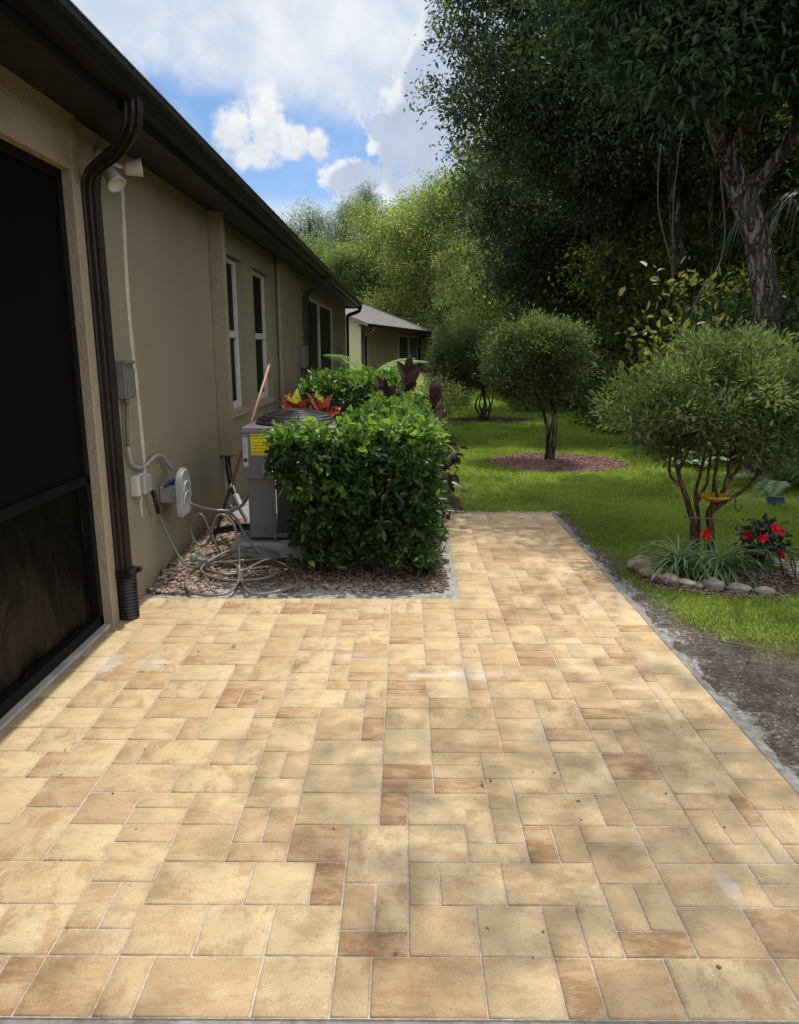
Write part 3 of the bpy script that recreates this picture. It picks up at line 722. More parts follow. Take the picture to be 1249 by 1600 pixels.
# ------------------------------------------------------------------ far house
fh = thing('house', 'farther single storey house with grey shingle roof behind the burgundy plants', 'house', (-1.75, 37.6, 0), rz=-R(10.8))
def fb_(mb, name, mat, parent=None): 
    o = mb.build(name, mat); o.parent = parent or fh; return o
LW = 23.0
m_ = MB(); m_.box((-9.5, .5, -.2), (-.5, LW-.4, 2.70)); fb_(m_, 'wall', stuc_f)
m_ = MB(); m_.box((-9.4, .35, -.2), (-.42, .495, 2.75)); m_.add([(-9.4, .42, 2.75), (-.42, .42, 2.75), (-5, .42, 4.25)], [(0, 1, 2)]); fb_(m_, 'gable_wall', stuc_b)  # paler colour stands in for sunlight on this end wall
m_ = MB(); z0 = 2.74
m_.add([(.05, -.15, z0), (.05, LW, z0), (-5, LW-.0, 4.62), (-5, -.15, 4.62), (-10.2, -.15, z0), (-10.2, LW, z0)], [(0, 1, 2, 3), (3, 2, 5, 4)])
m_.add([(.05, -.15, z0-.03), (.05, LW, z0-.03), (-5, LW, 4.57), (-5, -.15, 4.57)], [(0, 3, 2, 1)])
fb_(m_, 'roof', shingle_m)
m_ = MB(); m_.add([(.06, -.2, 2.60), (.06, -.2, 2.76), (-5, -.2, 4.64), (-5, -.2, 4.48), (.06, -.15, 2.60), (.06, -.15, 2.76), (-5, -.15, 4.64), (-5, -.15, 4.48)], [(0, 1, 2, 3), (4, 7, 6, 5), (0, 4, 5, 1), (1, 5, 6, 2)]); fb_(m_, 'rake_board', bronze_l)
m_ = MB(); m_.box((.0, -.15, 2.58), (.10, LW, 2.735)); m_.box((-.5, -.1, 2.62), (0, LW, 2.65)); fb_(m_, 'gutter', bronze)
for (a, c_, z1) in ((1.2, 1.9, 2.3), (10.1, 12.9, 2.25), (13.6, 16.4, 2.25), (20.4, 21.8, 2.2)):
    m_ = MB(); m_.box((-.50, a-.12, .3), (-.46, a, z1+.1)); m_.box((-.50, c_, .3), (-.46, c_+.12, z1+.1)); m_.box((-.50, a, z1), (-.46, c_, z1+.1)); o = fb_(m_, 'window', stuc_b)
    m_ = MB(); m_.box((-.497, a, .3), (-.475, c_, z1)); q = m_.build('pane', dark_scr); q.parent = o
for yq, mt in ((1.0, grey_bx), (17.2, bronze), (LW-.9, bronze)):
    m_ = MB(); m_.tube(catmull([(.04, yq, 2.6), (.03, yq, 2.45), (-.15, yq, 2.33), (-.38, yq, 2.22), (-.44, yq, 2.05), (-.44, yq, 0)], 5), .07, 6); fb_(m_, 'downspout', mt)

# ------------------------------------------------------------------ things on and by the wall
# twin floodlight under the soffit
fl = thing('floodlight', 'twin head white security floodlight tucked under the dark soffit', 'floodlight', (-1.80, 4.88, 2.73))
m_ = MB(); m_.lathe([(.0, 0), (.058, 0), (.058, .022), (.045, .032), (0, .032)], 20, (0, 0, 0), 'x'); m_.build('base', white_pl, fl)
def head(c, d, name='lamp_head'):
    m_ = MB(); d = Vector(d).normalized(); q = d.to_track_quat('Z', 'Y').to_matrix()
    pr_ = [(.0, -.05), (.03, -.048), (.040, -.035), (.043, .0), (.052, .045), (.054, .055), (.048, .056), (.046, .048), (0, .046)]
    t = MB(); t.lathe(pr_, 20); t.v = [tuple(q @ Vector(v_) + Vector(c)) for v_ in t.v]; m_.add(t.v, t.f, True)
    m_.tube([Vector((.02, 0, -.005)), Vector(c) - d*.03], .013, 8)
    return m_.build(name, white_pl, fl)
head((.12, -.12, -.125), (.5, -.35, -.7)); head((.17, .085, -.03), (.85, .3, .10))
m_ = MB(); m_.ell((.085, -.03, -.10), (.034, .038, .042)); m_.box((.03, -.06, -.09), (.08, -.01, -.02), .006); m_.build('motion_sensor', white_pl, fl)
# grey utility box with conduit
ub = thing('utility_box', 'grey metal cut-off box with conduit below, beside the near brown downspout', 'utility box', (-1.80, 4.955, 1.34))
m_ = MB(); m_.box((0, -.08, 0), (.06, .07, .23), .006); m_.build('body', grey_bx, ub)
m_ = MB(); m_.box((.061, -.075, .01), (.07, .066, .185), .003); m_.box((0, -.084, .215), (.077, .074, .235), .004); m_.build('cover', grey_bx, ub)
m_ = MB(); m_.tube([(.035, -.03, 0), (.035, -.03, -.035)], .018, 10); m_.tube(catmull([(.035, -.03, -.03), (.03, -.05, -.2), (.03, -.06, -.30)], 5), .012, 8); m_.build('conduit', copper, ub)
m_ = MB(); m_.tube(catmull([(.03, -.06, -.30), (.03, -.03, -.40), (.03, .08, -.455), (.03, .22, -.47), (.03, .36, -.45), (.03, .48, -.435), (.035, .6, -.455), (.04, .70, -.52), (.05, .78, -.58)], 6), .0135, 8); m_.build('flexible_conduit', grey_pl, ub)
# faucet box
fbx = thing('faucet_box', 'white and grey wall faucet box above the start of the hose', 'faucet box', (-1.80, 5.06, .70))
m_ = MB(); m_.box((0, -.10, 0), (.055, .075, .135), .006); m_.build('body', white_pl, fbx)
m_ = MB(); m_.box((.056, -.055, .005), (.085, .085, .13), .008); m_.build('cover', lgrey_pl, fbx)
m_ = MB(); m_.tube([(.05, .06, .03), (.06, .13, .0), (.065, .17, -.03)], .014, 10); m_.build('tap', bronze, fbx)
# hose holder with blue nozzle
hh = thing('hose_holder', 'pale grey wall mounted hose holder with rounded open lid', 'hose holder', (-1.80, 5.53, .50))
m_ = MB(); m_.box((0, .0, .04), (.17, .26, .17), .012); m_.build('bin', grey_pl, hh)
lid = []
for k in range(20):
    a = math.pi*k/19; lid.append((-.0+.13*math.cos(a)*-1, .20+.11*math.sin(a)))
out = [(-.13, .0), (-.115, -.03), (.115, -.03), (.13, .0)][::-1] + lid[:]
m_ = MB()
P_ = [(.0+y_*.0, y_, z_) for y_, z_ in out]
n_ = len(P_)
m_.add([(.175, y_-.03, z_) for _, y_, z_ in P_] + [(.205, y_-.03, z_) for _, y_, z_ in P_], [tuple(range(n_))[::-1], tuple(range(n_, 2*n_))] + [(k, (k+1) % n_, n_+(k+1) % n_, n_+k) for k in range(n_)])
m_.build('lid', lgrey_pl, hh)
m_ = MB(); m_.tube(catmull([(.207, y_*.86-.03, z_*.9+.012) for _, y_, z_ in P_[4::3]], 3), .008, 6); m_.tube(catmull([(.208, -.10, .12), (.212, -.06, .19), (.212, .02, .205), (.208, .07, .15)], 4), .007, 6)
m_.tube(catmull([(.208, -.11, .04), (.212, -.07, .11), (.212, .0, .13), (.208, .07, .09)], 4), .006, 6); m_.build('rib', lgrey_pl, hh)
nz = thing('hose_nozzle', 'blue plastic nozzle lying in the hose holder on the wall', 'nozzle', (-1.72, 5.55, .675))
m_ = MB(); m_.tube(catmull([(-.02, -.06, .0), (.0, .0, .018), (.02, .07, .025), (.03, .13, .01)], 4), [.012]*4+[.016]*4+[.014]*5, 10); m_.box((0, .02, -.02), (.02, .05, .01), .004); m_.build('body', blue_pl, nz)

# grey garden hose: one long tube
hp = [(-1.735, 5.23, .665), (-1.735, 5.25, .63), (-1.74, 5.3, .52), (-1.70, 5.35, .35), (-1.64, 5.36, .2), (-1.59, 5.37, .115), (-1.55, 5.5, .06),
 (-1.53, 5.67, .035), (-1.28, 5.72, .05), (-1.07, 5.80, .04), (-.88, 5.61, .03), (-.79, 5.36, .03), (-.76, 5.19, .03), (-.84, 5.05, .03), (-.95, 4.995, .02), (-1.04, 5.0, .02), (-1.12, 5.13, .03), (-1.20, 5.4, .03), (-1.24, 5.55, .06),
 (-1.25, 5.6, .18), (-1.26, 5.6, .28), (-1.28, 5.6, .37), (-1.33, 5.6, .43), (-1.38, 5.6, .44), (-1.42, 5.6, .40), (-1.45, 5.62, .31), (-1.48, 5.66, .23), (-1.52, 5.72, .185), (-1.57, 5.75, .16), (-1.62, 5.76, .19), (-1.65, 5.76, .28), (-1.63, 5.76, .36), (-1.575, 5.76, .41), (-1.53, 5.75, .37), (-1.50, 5.75, .28), (-1.46, 5.75, .18), (-1.44, 5.8, .09),
 (-1.52, 5.98, .05), (-1.58, 5.9, .05), (-1.55, 5.70, .055), (-1.46, 5.46, .06), (-1.33, 5.34, .06), (-1.25, 5.36, .05), (-1.20, 5.44, .05), (-1.08, 5.69, .06), (-.99, 5.83, .05), (-1.04, 5.97, .05), (-1.17, 5.98, .09), (-1.28, 5.95, .09), (-1.38, 5.85, .07), (-1.42, 5.78, .06),
 (-1.54, 5.62, .05), (-1.58, 5.38, .04), (-1.53, 5.15, .02), (-1.43, 5.01, .015), (-1.3, 4.975, .015), (-1.2, 5.04, .02), (-1.18, 5.22, .04), (-1.22, 5.43, .07), (-1.3, 5.57, .075), (-1.42, 5.60, .07), (-1.49, 5.54, .06), (-1.44, 5.43, .05), (-1.3, 5.40, .045), (-1.15, 5.5, .05), (-1.0, 5.55, .05), (-.96, 5.42, .03), (-1.06, 5.30, .03), (-1.25, 5.26, .035), (-1.42, 5.32, .05), (-1.50, 5.45, .07), (-1.44, 5.62, .10), (-1.36, 5.75, .12), (-1.27, 5.86, .10), (-1.17, 5.9, .06)]
m_ = MB(); m_.tube(catmull(hp, 8), .0098, 10)
o = m_.build('garden_hose', hose_m); tag(o, 'grey garden hose lying in tangled loops on the gravel by the wall', 'hose')
hp2 = [(-1.60, 5.60, .53), (-1.54, 5.71, .47), (-1.47, 5.82, .43), (-1.38, 5.86, .41), (-1.32, 5.9, .34), (-1.27, 5.9, .23), (-1.19, 5.88, .12), (-1.13, 5.86, .06)]
m_ = MB(); m_.tube(catmull(hp2, 8), .0098, 10); o = m_.build('garden_hose', hose_m); tag(o, 'short length of grey hose hanging out of the wall hose holder', 'hose')
m_ = MB(); m_.tube([(-1.737, 5.225, .675), (-1.738, 5.30, .52)], .0155, 12); m_.tube([(-1.737, 5.222, .685), (-1.737, 5.235, .655)], .019, 12)
o = m_.build('hose_grip', black_pl); tag(o, 'black rubber sleeve on the hose end under the faucet box', 'hose fitting')
m_ = MB(); m_.lathe([(0, -.03), (.02, -.03), (.03, -.005), (.022, .02), (.012, .035), (0, .035)], 12, (-1.60, 5.62, .10)); m_.tube([(-1.60, 5.62, .10), (-1.53, 5.60, .085), (-1.44, 5.60, .09)], [.02, .016, .008], 10)
o = m_.build('sprinkler', plain('faded_green_plastic', (.20, .27, .22), .5, .3, 20)); tag(o, 'faded green sprinkler lying on the gravel under the hose holder', 'sprinkler')

# broom-like pole leaning on the wall
bp = thing('broom_handle', 'long wooden handle with black ferrule leaning behind the air conditioner corner', 'tool handle', (-1.60, 6.20, .06))
a = Vector((0, 0, 0)); top = Vector((-1.23, 7.15, 1.50)) - Vector((-1.60, 6.20, .06))
m_ = MB(); m_.tube([a.lerp(top, .31), top], [.0125, .0125], 10); m_.ell(top, (.014, .014, .012)); m_.build('handle', wood_h, bp)
m_ = MB(); m_.tube([a, a.lerp(top, .28), a.lerp(top, .315)], [.009, .016, .016], 10); m_.build('ferrule', black_pl, bp)

# air conditioner
pad = MB(); pad.box((-1.42, 6.04, -.05), (-.42, 6.98, .105), .015); o = pad.build('equipment_pad', conc); tag(o, 'grey concrete pad under the air conditioner', 'concrete pad')
ac = thing('air_conditioner', 'grey outdoor air conditioning unit half hidden by the leafy hedge', 'air conditioner', (-1.0, 6.5, .105))
def A(m, name, mat, par=ac): return m.build(name, mat, par)
x0, x1, y0, y1 = -.295, .50, -.40, .37       # relative to (-1.0, 6.5)
m_ = MB(); m_.box((x0+.03, y0+.02, .06), (-.07, y0+.05, .56), .004); m_.box((x0+.03, y0+.03, .06), (x0+.05, y0+.25, .56)); m_.box((x0+.02, y0+.02, .03), (x1, y1, .07), .006)
m_.box((x0, y0+.005, .905), (x1+.005, y1+.005, .935), .008); A(m_, 'cabinet', ac_grey)
m_ = MB(); m_.box((x0, y0-.002, .52), (-.035, y0+.14, .905), .006); m_.box((x0-.004, y0-.006, .89), (-.03, y0+.14, .912), .003); A(m_, 'service_panel', ac_grey)
m_ = MB(); m_.box((-.068, y0+.0, 0), (-.045, y0+.035, .905), .003); A(m_, 'corner_post', ac_grey)
for q in ((x1-.03, y0), (x1-.03, y1-.03), (x0, y1-.03)): m_ = MB(); m_.box((q[0], q[1], 0), (q[0]+.03, q[1]+.03, .905), .003); A(m_, 'corner_post', ac_grey)
m_ = MB(); m_.box((-.04, y0+.06, .08), (x1-.03, y1-.04, .89)); A(m_, 'coil', ac_dark)
m_ = MB()
for k in range(42): z = .085+k*.019; m_.box((-.045, y0+.018, z), (x1-.03, y0+.022, z+.003)); m_.box((x1-.008, y0+.03, z), (x1-.004, y1-.03, z+.003))
for k in range(24): x = -.035+k*.021; m_.box((x, y0+.014, .08), (x+.0025, y0+.0175, .89))
for k in range(28): yq = y0+.04+k*.024; m_.box((x1-.0035, yq, .08), (x1-.0005, yq+.0025, .89))
A(m_, 'wire_grille', ac_grey)
m_ = MB(); pr_ = [(.0, .105), (.12, .098), (.25, .072), (.33, .025), (.345, .0)]
m_.lathe([(r_, .935+h_) for r_, h_ in pr_], 40, (.10, -.02, 0)); A(m_, 'top_cap', ac_dark)
m_ = MB()
for k in range(1, 10):
    rr = .045+k*.033; hh_ = np.interp(rr, [0, .12, .25, .33, .345], [.110, .103, .077, .030, .004]) + .937
    m_.tube([(.10+rr*math.cos(t), -.02+rr*math.sin(t), hh_) for t in np.linspace(0, 2*math.pi, 33)], .004, 5, cap=False)
for k in range(8):
    t = k*math.pi/4; m_.tube([(.10+r_*math.cos(t), -.02+r_*math.sin(t), .940+h_) for r_, h_ in pr_], .004, 5)
A(m_, 'fan_guard', black_pl)
yf = y0-.0045
m_ = MB(); m_.box((-.222, yf, .715), (-.06, yf+.001, .885)); ys_ = A(m_, 'energy_label', yellow_st)
m_ = MB(); m_.box((-.287, yf, .625), (-.247, yf+.001, .855)); m_.box((-.135, yf, .565), (-.05, yf+.001, .645)); A(m_, 'rating_label', white_st)
def text(body, size, loc, mat, par, name='lettering', rot=(R(90), 0, 0), sx=1.0):
    cu = bpy.data.curves.new(name, 'FONT'); cu.body = body; cu.size = size; cu.extrude = .0004; cu.space_character = .95
    to = bpy.data.objects.new(name, cu); col.objects.link(to)
    dg = bpy.context.evaluated_depsgraph_get(); me = bpy.data.meshes.new_from_object(to.evaluated_get(dg))
    bpy.data.objects.remove(to); me.materials.clear(); me.materials.append(mat)
    o = bpy.data.objects.new(name, me); col.objects.link(o); o.parent = par; o.location = loc; o.rotation_euler = rot; o.scale = (sx, 1, 1); return o
text('ENERGYGUIDE', .026, (-.219, yf-.001, .862), ink, ac, sx=.88)
text('7015', .02, (-.20, yf-.001, .893), white_st, ac)
text('AC', .02, (-.283, yf-.001, .862), white_st, ac)
m_ = MB(); rl = random.Random(3)
for q, hw in ((.845, .06), (.815, .12), (.79, .09), (.765, .12), (.74, .07), (.73, .11)):
    x = -.215
    while x < -.215+hw: l_ = rl.uniform(.005, .02); m_.box((x, yf-.0012, q), (x+l_, yf-.0004, q+.004)); x += l_+.004
for k in range(9): m_.box((-.283, yf-.0012, .84-k*.013), (-.255-rl.uniform(0, .008), yf-.0004, .842-k*.013))
m_.box((-.281, yf-.0012, .66), (-.255, yf-.0004, .69))
for k in range(4): m_.box((-.13, yf-.0012, .63-k*.014), (-.07-rl.uniform(0, .02), yf-.0004, .632-k*.014))
A(m_, 'label_print', ink)
# refrigerant lines, drain and whip
m_ = MB(); m_.tube(catmull([(-1.735, 7.50, .66), (-1.73, 7.48, .5), (-1.69, 7.40, .36), (-1.62, 7.25, .27)], 6), .028, 10)
o = m_.build('insulated_line', black_pl); tag(o, 'black insulated refrigerant line coming out of the pipe chase', 'pipe')
m_ = MB(); m_.tube(catmull([(-1.62, 7.25, .27), (-1.52, 7.05, .17), (-1.42, 6.85, .10), (-1.40, 6.65, .10), (-1.46, 6.5, .11)], 6), .032, 12)
o = m_.build('silver_line', foam_pl); tag(o, 'silver wrapped line bending down to the gravel behind the unit', 'pipe')
m_ = MB(); m_.tube(catmull([(-1.66, 6.42, .11), (-1.5, 6.38, .15), (-1.3, 6.28, .19), (-1.12, 6.14, .20)], 6), .030, 12)
o = m_.build('foam_pipe', black_pl); tag(o, 'thick black foam covered pipe running into the air conditioner', 'pipe')
m_ = MB(); m_.tube(catmull([(-1.25, 6.22, .62), (-1.28, 6.26, .50), (-1.37, 6.38, .36), (-1.50, 6.5, .28), (-1.6, 6.6, .27)], 6), .014, 8)
o = m_.build('electrical_whip', grey_pl); tag(o, 'thin grey cable conduit drooping from the unit service panel', 'conduit')
m_ = MB(); m_.tube(catmull([(-1.765, 7.50, .62), (-1.765, 7.50, .2), (-1.70, 7.42, .12)], 4), .011, 8); o = m_.build('drain_pipe', white_pl); tag(o, 'slim white drain pipe below the pipe chase', 'pipe')
# meter pair on the far wall section
for yq, lb in ((13.6, 'small grey green meter box beside the second downspout'), (21.2, 'small grey box on the wall between the black screens and the corner')):
    t = thing('meter_box', lb, 'meter box', (-1.80, yq, 1.30))
    m_ = MB(); m_.box((0, -.10, 0), (.11, .10, .38), .012); m_.build('body', grey_bx, t)
    m_ = MB(); m_.box((.111, -.08, .06), (.135, .08, .36), .02); m_.build('cover', grey_bx, t)
    m_ = MB(); m_.tube([(.04, 0, 0), (.04, 0, -1.3)], .022, 8); m_.build('conduit', copper, t)
#==PART2==
# ------------------------------------------------------------------ vegetation
def shell_points(n, c, r, power=.45, lump=.25, seed=0, flat_bottom=None):
    d = unit(rng.normal(size=(n, 3)))
    u = rng.uniform(0, 1, n)**power
    if lump:
        k = np.array([mnoise.noise(Vector(q)*2.1 + Vector((seed*3.7, seed, 1.3))) for q in d]); u = u*(1+lump*k)
        u = np.where(rng.uniform(size=n) < .05, np.maximum(u, .8)*rng.uniform(1.05, 1.22, n), u)
    p = d*u[:, None]*np.array(r) + np.array(c)
    return p, d
def clumps(centres, dirs, rad, per, squash=.8):
    n = len(centres); rad = np.broadcast_to(rad, (n,))
    q = rng.normal(size=(n, per, 3)) * .5; q[..., 2] *= squash
    P = centres[:, None, :] + q*rad[:, None, None]
    D = unit((q + .35*dirs[:, None, :]).reshape(-1, 3))
    return P.reshape(-1, 3), D
def limb(m_, a, b_, r0, r1, seed=0, seg=7, bend=.10, n=7):
    a = Vector(a); b_ = Vector(b_); L_ = (b_-a).length; pts = []
    for i in range(seg+1):
        t = i/seg; p = a.lerp(b_, t) + Vector((mnoise.noise(Vector((t*2.3, seed, 1))), mnoise.noise(Vector((t*2.3, seed, 9))), mnoise.noise(Vector((t*2.3, seed, 17))) + .4*math.sin(math.pi*t)))*L_*bend*math.sin(math.pi*t)
        pts.append(p)
    m_.tube(pts, [r0+(r1-r0)*(i/seg)**.8 for i in range(seg+1)], n); return pts

def tree(name, label, group, base, path, radii, blobs, leafm, barkm, L=.09, W=.45, per=60, crad=.45, seed=1, up=.45, hexa=False, droop=.15, twigs=.3, flare=1.0, cat='tree', trunk_name='trunk'):
    """path: centreline of the main stem relative to base; blobs: (centre, radii, clumps)"""
    root = thing(name, label, cat, base, group)
    m_ = MB(); pts = catmull(path, 6)
    rr = np.interp(np.linspace(0, 1, len(pts)), np.linspace(0, 1, len(radii)), radii)
    rr = [r_*(1 + .10*mnoise.noise(p*2.5+Vector((seed, 0, 0)))) for r_, p in zip(rr, pts)]
    if flare > 1: rr = [r_*(1+(flare-1)*max(0, 1-p.z/.5)**2) for r_, p in zip(rr, pts)]
    m_.tube(pts, rr, 14)
    PP, DD, TT = [], [], []; rs = random.Random(seed)
    for bi, (c, r, nc) in enumerate(blobs):
        cp, cd = shell_points(nc, c, r, .42, .3, seed+bi)
        n_at = min(range(len(pts)), key=lambda i: (pts[i]-Vector(c)*.75).length + (0 if i > len(pts)*.45 else 3))
        far_ = (pts[n_at]-Vector(c)).length > 3.6
        main = limb(m_, pts[n_at], c, rr[n_at]*(.20 if far_ else .62), rr[n_at]*(.03 if far_ else .2), seed*5+bi, 8, .14)
        for j in rs.sample(range(nc), 0 if far_ else int(nc*twigs)):
            s_ = main[rs.randint(3, 8)]
            e = Vector(cp[j]); limb(m_, s_, e, rr[n_at]*(.08 if far_ else .16), .005, seed+j, 5, .12, 5)
        P, D = clumps(cp, cd, crad*(.7+.6*rng.uniform(size=nc)), per)
        t = np.repeat(np.clip(.5 + .22*rng.normal(size=nc), 0, 1), per)
        PP.append(P); DD.append(D); TT.append(t)
    m_.build(trunk_name, barkm, root)
    PP, DD, TT = map(np.concatenate, (PP, DD, TT))
    leaves('crown', PP, L, W, leafm, root, DD, .45, up, hexa=hexa, tint=TT, droop=droop)
    return root
def copy_tree(o, loc, rz, label=None, sc=1.0):
    c = o.copy(); col.objects.link(c); c.location = loc; c.rotation_euler = (0, 0, rz); c.scale = (sc, sc, sc)
    if label: c['label'] = label
    for chd in [q for q in bpy.data.objects if q.parent == o]:
        d = chd.copy(); col.objects.link(d); d.parent = c
    return c

# --- the big oak whose trunk stands behind the myrtle
tree('oak_tree', 'big oak with thick ridged grey brown trunk forking high, behind the round myrtle', 'woodland trees',
     (4.86, 10.5, -.05), [(0, 0, 0), (-.03, 0, .9), (-.08, 0, 1.9), (-.28, 0, 2.9), (-.62, .02, 3.7), (-.92, .1, 4.4), (-1.25, .3, 5.6), (-1.3, .6, 7.4), (-1.1, .9, 9.2)], [.20, .175, .165, .16, .15, .14, .13, .11, .07],
     [((-1.1, -1.2, 5.35), (1.6, .8, .95), 110), ((.7, -1.3, 5.2), (1.5, .8, .9), 100), ((-1.9, -1.5, 4.6), (.55, .5, .45), 16), ((-1.6, -.6, 5.7), (1.7, 1.2, 1.0), 110), ((.5, -.8, 5.4), (1.6, 1.2, .9), 80), ((-.3, .4, 6.6), (2.2, 1.6, 1.2), 90), ((1.6, .6, 5.6), (1.3, 1.4, 1.2), 50), ((-1.0, -1.8, 7.4), (1.6, 1.0, .9), 26),
      ((-.2, 1.2, 9.6), (2.4, 2.0, 1.3), 60), ((-2.0, 1.6, 10.4), (2.0, 1.6, 1.2), 30), ((.6, .6, 12.0), (2.2, 1.8, 1.2), 36), ((-1.2, -3.4, 11.2), (2.2, 2.0, .6), 32), ((-3.0, -4.4, 11.8), (1.9, 1.8, .5), 18), ((.8, -4.6, 11.2), (2.2, 2.0, .6), 38), ((-1.6, -6.6, 11.8), (2.0, 1.6, .5), 22), ((-3.2, .8, 12.0), (1.7, 1.3, .8), 12), ((.9, -1.6, 10.8), (1.6, 1.4, .9), 18)],
     broad_l, bark_g, L=.125, W=.36, per=85, crad=.46, seed=3, hexa=True, flare=1.25, twigs=.35)
# limb stub fork of the same trunk is given by its own limb to the right-hand blob
# --- the leaning oak whose crown makes the edge against the sky
tree('oak_tree', 'small leaved oak with a leaning trunk, its crown edge reaching out against the clouds', 'woodland trees',
     (6.05, 18.2, -.05), [(0, 0, 0), (-.45, 0, 1.5), (-.98, 0, 2.8), (-1.68, 0, 4.1), (-2.05, .1, 5.0), (-2.55, 0, 6.5), (-2.9, 0, 8.6)], [.24, .22, .2, .18, .15, .13, .08],
     [(tuple(q*1.17 for q in c), (r[0]*1.17, r[1]*.95, r[2]*1.17), int(k*1.15)) for c, r, k in [((-3.2, -.8, 5.6), (1.5, 1.6, 1.1), 90), ((-3.35, -.3, 7.4), (1.45, 1.6, 1.1), 80), ((-1.6, -.8, 6.3), (1.8, 1.6, 1.5), 120), ((-1.9, -1.0, 4.6), (1.3, 1.3, .9), 70), ((-.1, -.6, 5.0), (1.6, 1.3, 1.2), 90), ((-1.2, 0, 8.4), (2.2, 1.6, 1.0), 50), ((.8, 0, 7.2), (1.9, 1.6, 1.3), 70), ((-3.3, .6, 4.2), (.9, 1.2, .7), 34)]],
     oak_l, bark_d, L=.115, W=.42, per=120, crad=.42, seed=11, twigs=.35, flare=1.3)
# --- dark oak further back under it
tree('oak_tree', 'dark low branched oak standing between the leaning oak and the pale far trees', 'woodland trees',
     (5.2, 22.0, 0), [(0, 0, 0), (-.1, 0, 1.6), (-.35, 0, 3.2), (-.6, 0, 5.0), (-.8, 0, 7.0)], [.24, .21, .18, .14, .08],
     [((-1.9, 0, 4.4), (1.5, 1.5, 1.3), 70), ((-1.4, .3, 6.4), (1.9, 1.7, 1.3), 80), ((.3, 0, 5.4), (1.8, 1.6, 1.4), 70), ((-.9, 0, 3.0), (1.6, 1.5, .9), 50), ((.9, 0, 7.6), (2.2, 2.0, 1.6), 70), ((-1.3, .5, 8.4), (1.7, 1.7, 1.2), 50)],
     oak_l, bark_d, L=.15, W=.44, per=100, crad=.58, seed=17, twigs=.3, flare=1.3)
tree('oak_tree', 'vine hung tree with rough dark trunk between the leaning oak and the thick trunk', 'woodland trees',
     (6.1, 17.0, 0), [(0, 0, 0), (-.08, 0, 1.5), (-.25, 0, 2.8), (-.42, 0, 3.9), (-.65, 0, 5.2), (-.7, .2, 7)], [.20, .18, .17, .15, .12, .07],
     [((-1.0, .2, 6.0), (1.5, 1.5, 1.2), 50), ((.6, .3, 6.6), (1.8, 1.6, 1.5), 50), ((-.2, .3, 8.4), (2.2, 2, 1.5), 60)],
     broad_l, bark_g, L=.10, W=.4, per=70, crad=.6, seed=23, twigs=.3, flare=1.3)
# --- yellow green trees of the middle distance
ygr = [((-.5, -1.0, 9.6), (1.9, 1.9, 1.5), 70), ((-1.6, -1.2, 7.6), (1.9, 1.8, 1.4), 70), ((.6, -1.5, 7.4), (2.1, 1.9, 1.7), 80), ((-.6, -1.8, 5.6), (2.2, 1.9, 1.4), 80), ((1.4, -1.2, 5.0), (1.6, 1.8, 1.4), 60), ((-1.8, -1.4, 3.6), (1.8, 1.6, 1.3), 60), ((.6, -1.8, 3.2), (2.0, 1.6, 1.5), 60), ((.1, -.4, 11.0), (1.1, 1.2, 1.0), 34)]
YG = tree('feathery_tree', 'tallest yellow green feathery tree left of the dark oak crown', 'pale far trees', (3.0, 64, 0), [(0, 0, 0), (.1, 0, 3), (-.1, 0, 6), (0, 0, 9), (.1, 0, 11)], [.22, .2, .16, .12, .05],
     [(tuple(v*f_ for v, f_ in zip(c, (1.7, 1.4, 1.20))), tuple(v*f_ for v, f_ in zip(r, (1.7, 1.4, 1.25))), int(k*1.2)) for c, r, k in ygr], yg_l, bark_g, L=.23, W=.42, per=85, crad=1.0, seed=31, twigs=.45)
YG2 = tree('feathery_tree', 'broad yellow green tree rising behind the far house roof', 'pale far trees', (-.6, 69, 0), [(0, 0, 0), (.1, 0, 4), (-.1, 0, 8), (0, 0, 12)], [.3, .26, .2, .06],
     [((-1.6, 0, 11.4), (2.4, 2.2, 1.9), 80), ((.9, 0, 12.3), (2.2, 2.2, 1.6), 70), ((-2.5, 0, 8.8), (2.4, 2.2, 1.9), 80), ((1.6, 0, 9.2), (2.6, 2.4, 2.0), 90), ((-.5, 0, 6.2), (3.0, 2.2, 1.9), 90), ((2.4, 0, 5.8), (2.2, 2.2, 1.9), 60), ((-2.8, 0, 5.2), (2.4, 2.0, 1.6), 60)],
     yg_l, bark_g, L=.22, W=.42, per=80, crad=1.0, seed=37, twigs=.45)
copy_tree(YG, (6.6, 44, 0), 2.2, 'yellow green tree whose lower half shows under the dark oak crown', .72)
copy_tree(YG, (7.0, 58, 0), 4.1, 'pale tree glimpsed through the gap beside the oak crown edge', .95)
MG = tree('vine_draped_tree', 'mid green tree draped in grey leafless vines beside the far house roof end', 'pale far trees', (4.4, 36, 0), [(0, 0, 0), (.1, 0, 2), (-.1, 0, 4.2), (.2, 0, 6.5)], [.16, .14, .11, .05],
     [((-.8, -.4, 5.2), (1.3, 1.3, 1.2), 50), ((.7, -.4, 5.4), (1.4, 1.3, 1.3), 50), ((-.9, -.6, 3.4), (1.3, 1.3, 1.1), 50), ((.7, -.6, 3.2), (1.4, 1.3, 1.2), 50), ((0, -.6, 1.6), (1.7, 1.2, 1.0), 50)],
     mid_l, bark_g, L=.13, W=.42, per=95, crad=.6, seed=41, twigs=.7)
copy_tree(MG, (5.2, 30, 0), 1.9, 'mid green vine tangled tree behind the second round topiary', .95)
copy_tree(MG, (1.0, 66, 0), 3.3, 'mid green tree low behind the far end of the far house', 1.3)
copy_tree(MG, (-3.2, 67, 0), .7, 'mid green tree low behind the far house roof', 1.5)
copy_tree(MG, (5.3, 47, 0), 5.0, 'mid green tree filling the gap behind the vine draped tree', 1.35)
